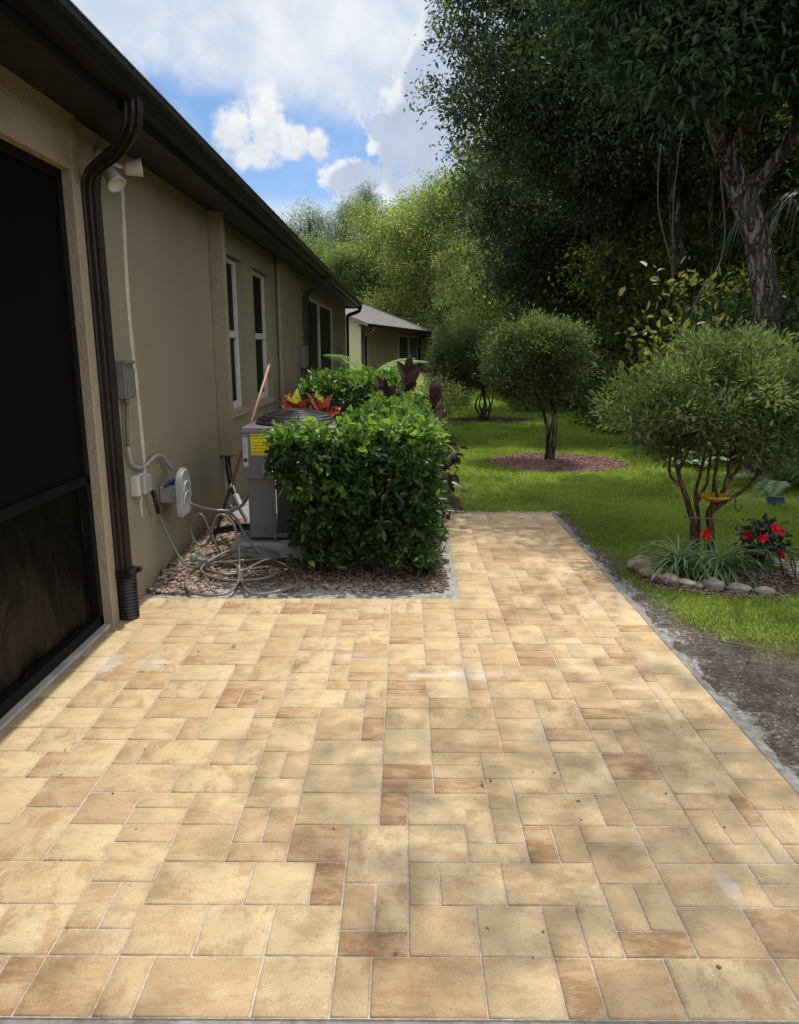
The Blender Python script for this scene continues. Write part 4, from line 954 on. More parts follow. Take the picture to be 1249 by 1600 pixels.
# --- pines
def pine(label, base, h, seed, n=8, w_=2.0):
    rs = random.Random(seed); bl = []
    for i in range(n):
        z = h*(.52 + .48*i/(n-1)); a = rs.uniform(0, 6.28); rr = w_*(1.15 - .75*i/(n-1))
        bl.append(((math.cos(a)*rr*.6, math.sin(a)*rr*.6, z), (rr*.75, rr*.75, .85), 16))
    return tree('pine_tree', label, 'far pines', base, [(0, 0, 0), (.15, 0, h*.35), (-.1, 0, h*.7), (0, 0, h)], [.28, .24, .17, .05], bl, pine_l, bark_d, L=.34, W=.12, per=85, crad=.95, seed=seed, up=.1, droop=-.1, twigs=.8)
pn = pine('rounded grey green pine rising over the middle of the near house gutter', (-8.3, 72, 0), 12.6, 51, 10, 2.9)
pine('grey green pine standing beside the yellow green tree', (-5.3, 74, 0), 13.6, 53, 10, 2.6)
pine('lone slim dark pine tip between the pale pines and the yellow green tree', (-3.9, 84, 0), 16.6, 57, 8, 1.3)
copy_tree(pn, (-11.2, 72, 0), 1.3, 'smaller grey green pine nearest the house gutter edge', .93)
copy_tree(pn, (-14.8, 80, 0), 2.9, 'low pine crown just showing above the gutter', .93)
copy_tree(MG, (-8.5, 69, 0), 2.4, 'bushy green tree beneath the pines behind the gutter line', 1.65)
copy_tree(MG, (-5.6, 67, 0), 5.4, 'bushy green tree between the pines and the near gutter end', 1.5)

# --- slender trunks in the wood
rs = random.Random(77)
slim = tree('slender_tree', 'slender forked young tree in the dark wood behind the round topiary', 'slender trees in the wood', (4.9, 18.2, 0), [(0, 0, 0), (.05, 0, 1.4), (-.1, 0, 2.9), (.1, 0, 4.6), (.0, 0, 6.2)], [.085, .075, .065, .05, .02],
     [((-.4, 0, 5.0), (.9, .9, .7), 14), ((.6, 0, 5.6), (.9, .9, .7), 14), ((-.7, .2, 3.4), (.6, .6, .4), 6)], wood_l, bark_d, L=.09, W=.45, per=70, crad=.4, seed=61, twigs=.8)
for i, (p, a, lb) in enumerate([((6.2, 16.5, 0), 2, 'slender dark trunk standing right of the leaning oak'), ((4.6, 24, 0), 3.6, 'thin pale trunk under the leaning oak crown'), ((5.9, 20, 0), 5, 'slim tree between two thicker dark trunks'),
      ((6.6, 12.6, 0), 1, 'slim dark trunk directly behind the thick ridged trunk'), ((4.3, 28, 0), 4.2, 'thin trunk in the far dark end of the wood edge'), ((7.8, 14.5, 0), .4, 'slim trunk in the deepest shade by the palm fronds')]):
    copy_tree(slim, p, a, lb, 1 + .1*(i % 3))

# --- shrubs along the edge of the wood
def bush(name, label, group, base, blobs, leafm, L, W, per, crad, seed, stems=5, barkm=bark_d, hexa=False, up=.5, cat='shrub'):
    root = thing(name, label, cat, base, group); m_ = MB(); rs_ = random.Random(seed); PP, DD, TT = [], [], []
    for bi, (c, r, nc) in enumerate(blobs):
        for s_ in range(max(1, stems//len(blobs))):
            limb(m_, (rs_.uniform(-.12, .12), rs_.uniform(-.12, .12), -.05), (c[0]+rs_.uniform(-.4, .4)*r[0], c[1]+rs_.uniform(-.4, .4)*r[1], c[2]+rs_.uniform(-.2, .4)*r[2]), .022, .006, seed+s_+bi*9, 6, .1, 6)
        cp, cd = shell_points(nc, c, r, .4, .25, seed+bi); P, D = clumps(cp, cd, crad, per)
        PP.append(P); DD.append(D); TT.append(np.repeat(np.clip(.5+.2*rng.normal(size=nc), 0, 1), per))
    m_.build('stem', barkm, root)
    PP, DD, TT = map(np.concatenate, (PP, DD, TT)); k = PP[:, 2] > -base[2] + .01
    leaves('foliage', PP[k], L, W, leafm, root, DD[k], .45, up, hexa=hexa, tint=TT[k], droop=.05)
    return root
us = [((0, 0, .8), (1.1, .9, .75), 60), ((.6, .5, 1.5), (.9, .9, .7), 36), ((-.5, .3, .5), (.8, .7, .5), 30)]
B1 = bush('woodland_shrub', 'dark leafy shrub at the lawn edge behind the two-stemmed topiary', 'shrubs along the wood edge', (4.9, 15.0, 0), us, wood_l, .085, .5, 80, .34, 71)
B2 = bush('woodland_shrub', 'dark bluish green shrub spilling onto the lawn beside the mulch ring', 'shrubs along the wood edge', (4.7, 12.6, 0), us, broad_l, .085, .36, 80, .34, 73)
for i, (p, a, s_, lb, src) in enumerate([((5.0, 17.6, 0), 1.1, 1.1, 'shrub at the foot of the leaning oak', B1), ((4.9, 20.4, 0), 2.3, 1.1, 'shrub at the wood edge behind the second topiary', B2), ((4.4, 23.5, 0), 3.3, 1.25, 'shrub beyond the second topiary on the lawn edge', B1),
      ((3.9, 27.2, 0), 4.2, 1.3, 'shrub at the far end of the lawn', B1), ((3.2, 30.5, 0), 5.2, 1.3, 'bush closing the end of the lawn between the trees', B2), ((2.6, 32.5, 0), 0.5, .9, 'low bush at the lawn end beside the burgundy plants', B1),
      ((6.0, 12.2, 0), 0.9, 1.35, 'tall dark shrub behind the round myrtle crown', B1), ((6.5, 10.2, 0), 2.9, 1.3, 'dark shrub behind the ferns', B2), ((7.6, 11.8, 0), 4.0, 1.7, 'tall shrub in deep shade under the palm fronds', B1), ((5.7, 9.6, 0), 3.9, .85, 'shrub at the base of the thick ridged trunk', B2),
      ((6.6, 17, 0), 2.0, 1.9, 'tall undergrowth between the trunks of the wood', B1), ((6.3, 23, 0), 1.0, 2.0, 'tall undergrowth behind the leaning oak', B1), ((6.8, 14.2, 0), 4.8, 1.9, 'tall undergrowth behind the vine hung trunk', B1), ((5.4, 28.5, 0), 2.0, 2.2, 'tall undergrowth at the far bend of the wood', B1), ((-.4, 34.0, 0), 2.0, .45, 'low bright bush before the far house wall', B1)]):
    copy_tree(src, p, a, lb, s_)
# dense wood behind: reads as one mass
n2_ = 2600; cxw = 8.2 + 9*rng.uniform(size=n2_)**1.4; cyw = 8 + 52*rng.uniform(size=n2_)**1.0; czw = 15*rng.uniform(size=n2_)**.95
cxw = cxw - np.clip(cyw-30, 0, 30)*.16
P, D = clumps(np.stack([cxw, cyw, czw], 1), unit(rng.normal(size=(n2_, 3))), 1.25, 90)
o = leaves('woodland', P, .30, .6, wood_l, None, D, .4, .4, tint=np.repeat(np.clip(.45+.28*rng.normal(size=n2_), 0, 1), 90)); tag(o, 'dense dark wood filling the view behind the nearer trunks', 'wood', kind='stuff')
n2_ = 650; cxw = rng.uniform(-30, 14, n2_); cyw = rng.uniform(78, 96, n2_); czw = rng.uniform(0, 9, n2_)
P, D = clumps(np.stack([cxw, cyw, czw], 1), unit(rng.normal(size=(n2_, 3))), 2.2, 110)
o = leaves('woodland', P, .42, .5, mid_l, None, D, .4, .4); tag(o, 'far green wood closing the horizon behind the far house', 'wood', kind='stuff')

# hanging vines in the wood
def vine(pts, r, lb):
    m_ = MB(); c_ = catmull(pts, 6); m_.tube([p+Vector((.02*mnoise.noise(p*3), 0, 0)) for p in c_], r, 6); o = m_.build('hanging_vine', vine_m); tag(o, lb, 'vine', 'vines hanging in the wood')
vine([(5.05, 13.2, 6.0), (5.0, 13.2, 4.6), (5.12, 13.1, 3.5), (5.05, 13.0, 2.95), (4.75, 12.9, 2.5), (4.6, 12.9, 2.0)], .014, 'long curving vine hanging before the vine hung trunk')
vine([(5.9, 10.4, 5.2), (5.88, 10.4, 4.2), (5.82, 10.4, 3.0), (5.72, 10.4, 1.6), (5.7, 10.4, .4)], .016, 'straight pale vine hanging beside the thick ridged trunk')
vine([(4.2, 13.8, 4.9), (4.25, 13.8, 3.9), (4.45, 13.7, 3.2), (4.6, 13.7, 2.6)], .010, 'thin vine looped under the leaning oak')
vine([(4.55, 9.8, 5.4), (4.35, 9.8, 4.9), (4.2, 9.8, 4.5), (4.1, 9.8, 4.1)], .012, 'bare pale twig hanging in the big oak crown')
vine([(5.3, 16, 6.0), (5.2, 16, 4.5), (5.3, 16, 3.2), (5.2, 16, 2.0)], .012, 'thin dark vine far behind the leaning oak')

# --- strap-leaved plants: frond and blade builders
def strips(paths, widths, name, mat, parent, tint):
    """flat blades along paths; all the same number of points"""
    V, F, T_ = [], [], []
    for pts, w_, t in zip(paths, widths, tint):
        k = len(pts); b0 = len(V)
        for i, p in enumerate(pts):
            q = (pts[min(i+1, k-1)] - pts[max(i-1, 0)]); s_ = q.cross(Vector((0, 0, 1)))
            s_ = s_.normalized() if s_.length > 1e-5 else Vector((1, 0, 0))
            ww = w_*math.sin(math.pi*(.12+.88*i/(k-1)))**.6 if i < k-1 else .0004
            V += [p - s_*ww*.5, p + Vector((0, 0, -ww*.25)), p + s_*ww*.5]
            if i: 
                a = b0+3*(i-1); F += [(a, a+1, a+4, a+3), (a+1, a+2, a+5, a+4)]; T_ += [t[0], t[1]]
    return np_mesh(name, [tuple(v) for v in V], F, mat, parent, {'rnd': ('FACE', T_)})
def frond_tree(name, label, cat, base, n, L_, lift, mat, seed, leaflets=26, ll=.16, lw=.018, group=None, arc=(0, 6.283), droopf=1.0, stem=bark_s, tintr=(0, 1), vshape=.5):
    root = thing(name, label, cat, base, group); rs_ = random.Random(seed); st_ = MB(); paths, wid, tn = [], [], []
    for i in range(n):
        a = arc[0] + (arc[1]-arc[0])*(i+rs_.uniform(.1, .9))/n; l_ = L_*rs_.uniform(.75, 1.1); e = lift*rs_.uniform(.6, 1.2)
        pts = []; p = Vector((0, 0, 0)); el = e
        for k in range(11):
            pts.append(p.copy()); p = p + Vector((math.cos(a)*math.cos(el), math.sin(a)*math.cos(el), math.sin(el)))*l_/10; el -= droopf*rs_.uniform(.09, .17)
        st_.tube(pts, [.008*(1-.8*k/10) for k in range(11)], 5)
        tb = rs_.uniform(*tintr)
        for k in range(leaflets):
            t = .15 + .85*k/(leaflets-1); f_ = t*10; i0 = min(int(f_), 9); c = pts[i0].lerp(pts[i0+1], f_-i0); dr = (pts[i0+1]-pts[i0]).normalized()
            sd_ = dr.cross(Vector((0, 0, 1))).normalized(); upv = sd_.cross(dr)
            for s_ in (-1, 1):
                q = l_*ll*math.sin(math.pi*(.18+.8*t))**.8
                d = (sd_*s_ + dr*.55 + upv*vshape*.3).normalized()
                paths.append([c, c+d*q*.5+Vector((0, 0, .02*q)), c+d*q+Vector((0, 0, -.30*q))]); wid.append(lw); tt = min(1, max(0, tb+rs_.gauss(0, .12))); tn.append((tt, tt))
    st_.build('stalk', stem, root); strips(paths, wid, 'frond', mat, root, tn)
    return root
frond_tree('areca_palm', 'bright green palm with arching feathery fronds behind the clipped hedges', 'palm', (-.55, 12.9, .85), 16, 1.2, 1.1, palm_l, 5, 30, .30, .022, tintr=(.3, .9))
frond_tree('areca_palm', 'small dry looking palm against the wall beside the corner downspout', 'palm', (-1.35, 15.5, .75), 8, .85, 1.2, palm_l, 6, 24, .28, .018, tintr=(.6, 1.0))
for i, (p, n_f, L_, lb) in enumerate([((4.55, 9.15, .0), 14, 1.05, 'pale fern with long arching fronds behind the flower bed'), ((5.2, 8.9, .0), 13, 1.15, 'darker fern clump in the corner beside the pale fern'), ((4.15, 10.9, 0), 8, .6, 'small yellowish fern at the lawn edge behind the myrtle stems'), ((6.1, 9.9, .1), 11, 1.3, 'tall fern at the edge of the frame under the wood')]):
    frond_tree('fern', lb, 'fern', p, n_f, L_, 1.0, fern_l, 20+i, 34, .20, .020, 'ferns by the wood', tintr=((.35, 1.0), (.0, .5), (.5, 1), (.1, .6))[i], vshape=0)
dp = thing('cabbage_palm', 'dark palm with drooping narrow fronds behind the thick ridged trunk', 'palm', (6.3, 12.0, 0), 'woodland trees')
m_ = MB(); limb(m_, (0, 0, 0), (0, 0, 3.7), .15, .13, 4, 8, .02, 10); m_.build('trunk', bark_d, dp)
paths, wid, tn = [], [], []; rs_ = random.Random(8)
for i in range(16):
    a = rs_.uniform(0, 6.28); el = rs_.uniform(-.2, 1.0); c = Vector((math.cos(a)*math.cos(el), math.sin(a)*math.cos(el), math.sin(el)))*rs_.uniform(.5, 1.0) + Vector((0, 0, 3.7))
    for k in range(34):
        b_ = a + rs_.uniform(-1.0, 1.0); l_ = rs_.uniform(.7, 1.1); d = Vector((math.cos(b_), math.sin(b_), rs_.uniform(-.2, .3)))
        paths.append([c, c+d*l_*.35, c+d*l_*.6+Vector((0, 0, -l_*.25)), c+d*l_*.72+Vector((0, 0, -l_*.75))]); wid.append(.03); t = rs_.random(); tn.append((t, t))
strips(paths, wid, 'crown', dpalm_l, dp, tn)
# yellow leaved sapling
bush('sapling', 'sapling with large sparse yellowish leaves above the round myrtle crown', None, (4.15, 12.2, 0), [((0, 0, 1.9), (.55, .4, .55), 12), ((.3, 0, 2.6), (.5, .3, .3), 7), ((-.2, 0, 1.3), (.4, .3, .3), 6)], sap_l, .15, .55, 9, .45, 91, 6, hexa=True, up=.2, cat='sapling')

# --- clipped hedges
def hedge(name, label, boxes, leafm, L, W, dens, seed, base, top_bias=.35, stems=14, hexa=True):
    root = thing(name, label, 'hedge', base); rs_ = random.Random(seed); m_ = MB(); C, Dn, T_ = [], [], []
    bx = Vector(base)
    for (x0, y0, z0, x1, y1, z1) in boxes:
        dx_, dy_, dz_ = x1-x0, y1-y0, z1-z0
        faces = [((0, 0, 1), dx_*dy_*1.25), ((0, -1, 0), dx_*dz_), ((0, 1, 0), dx_*dz_*.6), ((1, 0, 0), dy_*dz_), ((-1, 0, 0), dy_*dz_*.8)]
        for nrm, area in faces:
            k = int(area*dens); u, v_, d = rng.uniform(size=k), rng.uniform(size=k), np.abs(rng.normal(0, .075, k)) - .045
            if nrm[2]: p = np.stack([x0+u*dx_, y0+v_*dy_, z1-d], 1)
            elif nrm[1]: p = np.stack([x0+u*dx_, (y0+d) if nrm[1] < 0 else (y1-d), z0+v_*dz_], 1)
            else: p = np.stack([(x1-d) if nrm[0] > 0 else (x0+d), y0+u*dy_, z0+v_*dz_], 1)
            lump = np.array([mnoise.noise(Vector(q)*4.0+Vector((seed, 0, 0)))*.11 + mnoise.noise(Vector(q)*13)*.07 for q in p])
            p = p + np.array(nrm)*lump[:, None]
            hole = np.array([mnoise.noise(Vector(q)*6.5+Vector((0, seed, 5))) for q in p])
            # the foot of the hedge is bare and gappy
            zr = (p[:, 2]-z0)/dz_; keep = (hole > -.22) & (rng.uniform(size=k) < np.clip(.55+zr*1.2, 0, 1))
            p = p[keep]; C.append(p); Dn.append(np.tile(np.array(nrm, float), (len(p), 1)) + np.array([0, 0, .35]))
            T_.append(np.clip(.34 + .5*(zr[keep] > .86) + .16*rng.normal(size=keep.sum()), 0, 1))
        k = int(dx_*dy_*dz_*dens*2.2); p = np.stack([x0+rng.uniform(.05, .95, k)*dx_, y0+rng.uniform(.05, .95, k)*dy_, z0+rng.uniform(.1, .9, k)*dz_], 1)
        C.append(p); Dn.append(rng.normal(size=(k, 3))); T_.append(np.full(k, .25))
        ns = max(3, int(dx_*dy_*stems))
        for i in range(ns):
            a = Vector((rs_.uniform(x0+.1, x1-.1), rs_.uniform(y0+.12, y1-.1), -.03)); 
            for j in range(4):
                e = Vector((a.x+rs_.uniform(-.22, .22), a.y+rs_.uniform(-.2, .2), z1*rs_.uniform(.6, .97))); e.x = min(max(e.x, x0+.05), x1-.05)
                limb(m_, a - bx, e - bx, .006, .0025, i*7+j, 5, .1, 5)
    m_.build('stem', bark_s, root)
    C, Dn, T_ = np.concatenate(C), unit(np.concatenate(Dn)), np.concatenate(T_)
    # leaves sit in small whorls of five or six
    k = 5; C = np.repeat(C, k, 0); Dn = unit(np.repeat(Dn, k, 0)*.55 + rng.normal(size=(len(C), 3))*.5); T_ = np.repeat(T_, k)
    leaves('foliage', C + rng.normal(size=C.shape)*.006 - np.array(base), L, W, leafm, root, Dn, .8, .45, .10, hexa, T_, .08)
    return root
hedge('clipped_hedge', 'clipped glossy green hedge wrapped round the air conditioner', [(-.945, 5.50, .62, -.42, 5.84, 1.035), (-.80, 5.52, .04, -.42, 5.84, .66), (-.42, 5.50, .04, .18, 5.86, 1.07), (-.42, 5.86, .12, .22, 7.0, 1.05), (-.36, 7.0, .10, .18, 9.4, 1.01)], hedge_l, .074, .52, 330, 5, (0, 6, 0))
hedge('clipped_hedge', 'second clipped hedge further along, under the arching palm', [(-1.35, 10.4, .15, -.02, 12.3, 1.22)], hedge_l, .075, .5, 210, 9, (-.7, 11, 0))
bush('low_shrub', 'low seedling shrub at the foot of the near hedge corner', None, (.12, 5.52, 0), [((0, 0, .12), (.16, .12, .12), 16)], hedge_l, .05, .45, 18, .08, 92, 3, hexa=True)
bush('flowering_shrub', 'pale yellow green grassy shrub beyond the burgundy plants', None, (.62, 13.8, 0), [((0, 0, .75), (.42, .4, .4), 40)], yg_l, .09, .2, 50, .18, 93, 6)
# dark burgundy plants with broad paddle shaped leaves
bur_m, n, b = principled('burgundy_leaf', (.04, .015, .018), .35, .4)
n.put(b.inputs['Base Color'], n.ramp(n.noise(n.obj(), 7, 4, .6), [(.3, (.030, .012, .014)), (.6, (.062, .022, .024)), (.8, (.10, .045, .04))]))
def broad_leaf(m_, base, tip, w_, nrm, curl=.12, n_=10):
    a, t = Vector(base), Vector(tip); d = t-a; L_ = d.length; d.normalize(); s_ = d.cross(Vector(nrm)).normalized(); up_ = s_.cross(d); V = []
    for i in range(n_+1):
        q = i/n_; ww = w_*math.sin(math.pi*min(1, q**.8*.97+.03))**.75; c = a + d*L_*q - up_*L_*curl*q*q
        for j in (-1, -.5, 0, .5, 1): V.append(c + s_*ww*j*.5 + up_*(abs(j)*ww*.22 + .006*math.sin(q*26)*abs(j)))
    m_.add(V, [(i*5+j, i*5+j+1, i*5+j+6, i*5+j+5) for i in range(n_) for j in range(4)], True)
def dark_plant(label, base, ht, k, seed, lean=(0, 0)):
    root = thing('broad_leaved_plant', label, 'foliage plant', base, 'burgundy plants beside the hedge'); rs_ = random.Random(seed); m_ = MB(); st_ = MB()
    for j in range(3):
        top = Vector((lean[0]+rs_.uniform(-.26, .26), rs_.uniform(-.08, .08), ht*(1, .78, .6)[j])); st_.tube(catmull([(0, 0, 0), (top.x*.3, top.y*.4, top.z*.5), tuple(top)], 4), .012, 6)
        for i in range(k):
            q = i/k; p = Vector((top.x*(.5+.5*q), top.y, top.z*(.62+.38*q))); a = rs_.uniform(0, 6.28); el = .15 + 1.25*q*rs_.uniform(.8, 1.1); l_ = rs_.uniform(.20, .28)
            tip = p + Vector((math.cos(a)*math.cos(el), math.sin(a)*math.cos(el)*.7, math.sin(el)))*l_
            broad_leaf(m_, p, tip, l_*rs_.uniform(.42, .55), (rs_.uniform(-.3, .3), -1, .3))
    st_.build('stem', bark_d, root); m_.build('foliage', bur_m, root)
def croton_mat(name, c1, c2, c3):
    m, n, b = principled(name, c1, .38, .35); o = n.obj()
    n.put(b.inputs['Base Color'], n.mix(n.step(n.noise(o, 24, 4, .65), .48, .6), n.mix(n.noise(o, 9, 3), c1, c2), c3)); MATS[name] = m
croton_mat('croton_red', (.36, .035, .025), (.55, .13, .05), (.10, .025, .02)); croton_mat('croton_yellow', (.60, .48, .03), (.50, .50, .05), (.14, .20, .03))
# crotons
for i, (p, lb, tr) in enumerate([((-1.05, 7.35, .95), 'croton with one yellow leaf above red leaves behind the unit', (0, 1)), ((-.79, 7.35, .93), 'red and orange croton close beside the hedge top', (0, .6))]):
    root = thing('croton', lb, 'croton plant', (p[0], p[1], 0), 'crotons behind the air conditioner'); rs_ = random.Random(i+4); m_ = MB(); m_.tube([(0, 0, 0), (.01, 0, .5), (0, 0, p[2])], .009, 6); m_.build('stem', bark_s, root)
    groups = {'foliage': (MB(), MATS['croton_red'], 15), 'yellow_leaf': (MB(), MATS['croton_yellow'], 4 if i == 0 else 3)}
    for gname, (mm, mt, cnt) in groups.items():
        for q in range(cnt):
            a = rs_.uniform(0, 6.28); el = rs_.uniform(.25, 1.1) if gname == 'foliage' else rs_.uniform(1.0, 1.45); l_ = rs_.uniform(.16, .25)
            b0 = Vector((rs_.gauss(0, .012), rs_.gauss(0, .012), p[2] + .10 + rs_.uniform(-.05, .03)))
            broad_leaf(mm, b0, b0 + Vector((math.cos(a)*math.cos(el), math.sin(a)*math.cos(el), math.sin(el)))*l_, l_*rs_.uniform(.34, .44), (rs_.uniform(-.4, .4), -1, .5), rs_.uniform(.05, .25))
        mm.build(gname, mt, root)
dark_plant('tall burgundy plant with broad upright leaves rising behind the clipped hedges', (-.02, 9.9, 0), 1.42, 12, 5)
dark_plant('shorter burgundy broad leaved plant at the lawn edge beside the hedge', (.34, 9.5, 0), 1.12, 11, 9)
for yq, xq, lb in ((8.6, .36, 'dark broad leaves of a low plant beside the hedge side'), (7.5, .33, 'dark red low plant between the hedge and the walkway end')):
    bush('low_plant', lb, 'dark plants beside the hedge', (xq, yq, 0), [((0, 0, .42), (.14, .35, .34), 14)], G('dark_red_leaf', [(0, (.02, .008, .012)), (.6, (.05, .02, .025)), (1, (.05, .06, .02))], .35, .15), .11, .6, 9, .16, 94, 4, hexa=True)

# --- round topiaries
def topiary(label, base, stems, crown, leafm, L, W, per, crad, barkm, seed, dens=1.0, hexa=False):
    root = thing('topiary_tree', label, 'small tree', base, 'clipped round topiary trees'); m_ = MB(); rs_ = random.Random(seed)
    tips = []
    for pts, r0, r1 in stems:
        c_ = catmull(pts, 5); m_.tube([p + Vector((.008*mnoise.noise(p*9), .008*mnoise.noise(p*9+Vector((5, 0, 0))), 0)) for p in c_], [(r0+(r1-r0)*i/(len(c_)-1))*(1+.15*mnoise.noise(p*12)) for i, p in enumerate(c_)], 9); tips.append((c_, r1))
    PP, DD, TT = [], [], []
    for bi, (c, r, nc) in enumerate(crown):
        nc = int(nc*dens); cp, cd = shell_points(nc, c, r, .30, .34, seed+bi); 
        for j in rs_.sample(range(nc), int(nc*.45)):
            c_, r1 = min(rs_.sample(tips, min(3, len(tips))), key=lambda q: (q[0][-1]-Vector(cp[j])).length); limb(m_, c_[rs_.randint(len(c_)*2//3, len(c_)-1)], cp[j], r1*.6, .0025, j, 4, .1, 5)
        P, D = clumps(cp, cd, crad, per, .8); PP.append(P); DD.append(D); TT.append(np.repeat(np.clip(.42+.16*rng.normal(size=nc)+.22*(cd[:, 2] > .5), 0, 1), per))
    m_.build('trunk', barkm, root); PP, DD, TT = map(np.concatenate, (PP, DD, TT))
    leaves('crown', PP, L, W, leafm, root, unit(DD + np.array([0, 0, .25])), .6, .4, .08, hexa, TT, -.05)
    return root
mx0 = (2.53, 6.2, -.02)
st = [([(.03, 0, 0), (.02, .02, .2), (-.02, .0, .36), (.03, -.02, .46), (.10, .0, .62), (.14, 0, .95), (.12, 0, 1.3)], .034, .010),
      ([(-.10, .05, 0), (-.13, .03, .25), (-.22, .02, .5), (-.30, 0, .68), (-.34, .0, .95), (-.45, 0, 1.25)], .030, .009),
      ([(-.25, .02, .56), (-.36, 0, .66), (-.38, 0, .78), (-.36, .02, 1.0), (-.3, 0, 1.3)], .014, .008),
      ([(-.05, .12, 0), (-.06, .10, .3), (-.10, .12, .5), (-.06, .12, .8), (-.12, .1, 1.2)], .022, .008),
      ([(-.01, .0, .36), (.12, -.02, .47), (.28, -.02, .58), (.36, 0, .75), (.5, 0, 1.1)], .022, .008),
      ([(.0, .0, .4), (.02, .05, .6), (.03, .05, .9), (.0, .05, 1.3)], .020, .008),
      ([(-.08, .1, .42), (-.02, .1, .6), (-.02, .08, .85), (.06, .1, 1.2)], .014, .007),
      ([(.06, 0, .52), (.2, .06, .7), (.26, .06, .95), (.3, .1, 1.25)], .015, .007),
      ([(-.3, 0, .7), (-.22, .05, .85), (-.18, .05, 1.1)], .012, .006), ([(.3, 0, .62), (.5, -.05, .8), (.62, -.05, 1.1)], .013, .006), ([(.03, -.05, .45), (-.05, -.1, .7), (.02, -.12, 1.1)], .013, .006)]
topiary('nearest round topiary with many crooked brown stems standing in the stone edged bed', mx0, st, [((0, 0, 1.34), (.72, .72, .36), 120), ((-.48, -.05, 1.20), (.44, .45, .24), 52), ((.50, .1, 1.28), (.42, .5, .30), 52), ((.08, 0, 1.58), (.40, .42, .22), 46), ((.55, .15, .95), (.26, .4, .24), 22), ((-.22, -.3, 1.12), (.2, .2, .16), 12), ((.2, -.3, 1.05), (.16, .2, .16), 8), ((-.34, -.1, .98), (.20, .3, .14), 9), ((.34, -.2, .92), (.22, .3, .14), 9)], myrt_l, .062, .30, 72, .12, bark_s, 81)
m_b = (2.21, 11.58, -.02)
st = [([(.02, 0, 0), (.04, 0, .35), (.05, 0, .8), (.12, 0, 1.1), (.25, 0, 1.6)], .045, .016), ([(-.05, .02, 0), (-.05, .02, .4), (-.14, .0, .75), (-.30, 0, 1.15), (-.42, 0, 1.6)], .034, .012), ([(.05, 0, .75), (-.04, .02, 1.0), (-.02, 0, 1.5)], .026, .012), ([(-.06, 0, 0), (-.02, -.03, .5), (.08, 0, .9)], .02, .010)]
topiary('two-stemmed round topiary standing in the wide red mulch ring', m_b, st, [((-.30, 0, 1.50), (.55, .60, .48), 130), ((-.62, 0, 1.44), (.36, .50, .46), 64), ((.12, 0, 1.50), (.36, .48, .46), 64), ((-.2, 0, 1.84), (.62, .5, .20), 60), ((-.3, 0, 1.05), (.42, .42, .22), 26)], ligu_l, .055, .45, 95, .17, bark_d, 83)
st = [([(rs.uniform(-.15, .15), rs.uniform(-.1, .1), 0), (rs.uniform(-.2, .2), 0, .4), (rs.uniform(-.35, .35), rs.uniform(-.3, .3), 1.1)], .028, .012) for _ in range(7)]
topiary('farther dome shaped topiary with a cluster of thin stems, behind the mulch ring tree', (1.86, 18.2, 0), st, [((-.62, 0, 1.45), (.56, .62, .80), 150), ((-.74, 0, 1.10), (.48, .6, .5), 60), ((-.32, 0, 1.15), (.45, .6, .55), 50)], ligu_l, .065, .45, 85, .22, bark_d, 85)
bush('small_bush', 'small grey green bush beside the dome shaped topiary', None, (1.5, 22.5, 0), [((0, 0, .4), (.45, .4, .38), 40)], ligu_l, .07, .45, 70, .16, 96, 4)
bush('woodland_shrub', 'pale green ground shrub behind the round topiary on the lawn', 'shrubs along the wood edge', (3.3, 20.5, 0), [((0, 0, .3), (.7, .4, .28), 40)], mid_l, .08, .3, 60, .2, 97, 4)

# --- spider plants, flowers, stones, fence round the near topiary
for i, (p, lb) in enumerate([((2.07, 5.55, .02), 'striped spider plant at the stone border, the clump further from the flower pot'), ((2.33, 5.47, .02), 'striped spider plant between the other clump and the flower pot')]):
    root = thing('spider_plant', lb, 'spider plant', p, 'spider plants'); rs_ = random.Random(40+i); paths, wid, tn = [], [], []
    for k in range(170):
        a = rs_.uniform(0, 6.283); l_ = rs_.uniform(.28, .54); el = rs_.uniform(.55, 1.45); q = Vector((rs_.gauss(0, .03), rs_.gauss(0, .03), 0)); pts = []
        for j in range(7):
            pts.append(q.copy()); q = q + Vector((math.cos(a)*math.cos(el), math.sin(a)*math.cos(el), math.sin(el)))*l_/6; el -= rs_.uniform(.25, .46)
            if q.z < .01: q.z = .012
        paths.append(pts); wid.append(rs_.uniform(.009, .014)); t = rs_.uniform(.1, .6); tn.append((t, min(1, t+rs_.uniform(.2, .5))))
    strips(paths, wid, 'foliage', spider_l, root, tn)
def flower(root, c, r, face, seed):
    m = []; rs_ = random.Random(seed); f = Vector(face).normalized(); u = f.orthogonal().normalized(); v_ = f.cross(u); C, D = [], []
    for k in range(6):
        a = k*1.047 + rs_.uniform(-.15, .15); d = (u*math.cos(a)+v_*math.sin(a)+f*.35).normalized(); C.append(c); D.append(tuple(d))
    leaves('flower', np.array(C, float), r, .8, red_m, root, np.array(D), .97, .1, .12, True)
fp = thing('flower_pot', 'dark pot of red flowers with glossy leaves beside the spider plants', 'potted plant', (2.70, 5.72, 0))
m_ = MB(); m_.lathe([(0, 0), (.062, 0), (.085, .13), (.09, .13), (.09, .15), (.082, .15), (.075, .12), (0, .12)], 24); m_.build('pot', black_pl, fp)
cp, cd = shell_points(60, (.04, 0, .25), (.16, .14, .11), .5, .2, 3); P, D = clumps(cp, cd, .06, 5); leaves('foliage', P, .055, .6, G('begonia_leaf', [(0, (.012, .022, .012)), (1, (.04, .07, .035))], .3, .2), fp, D, .5, .4, .1, True)
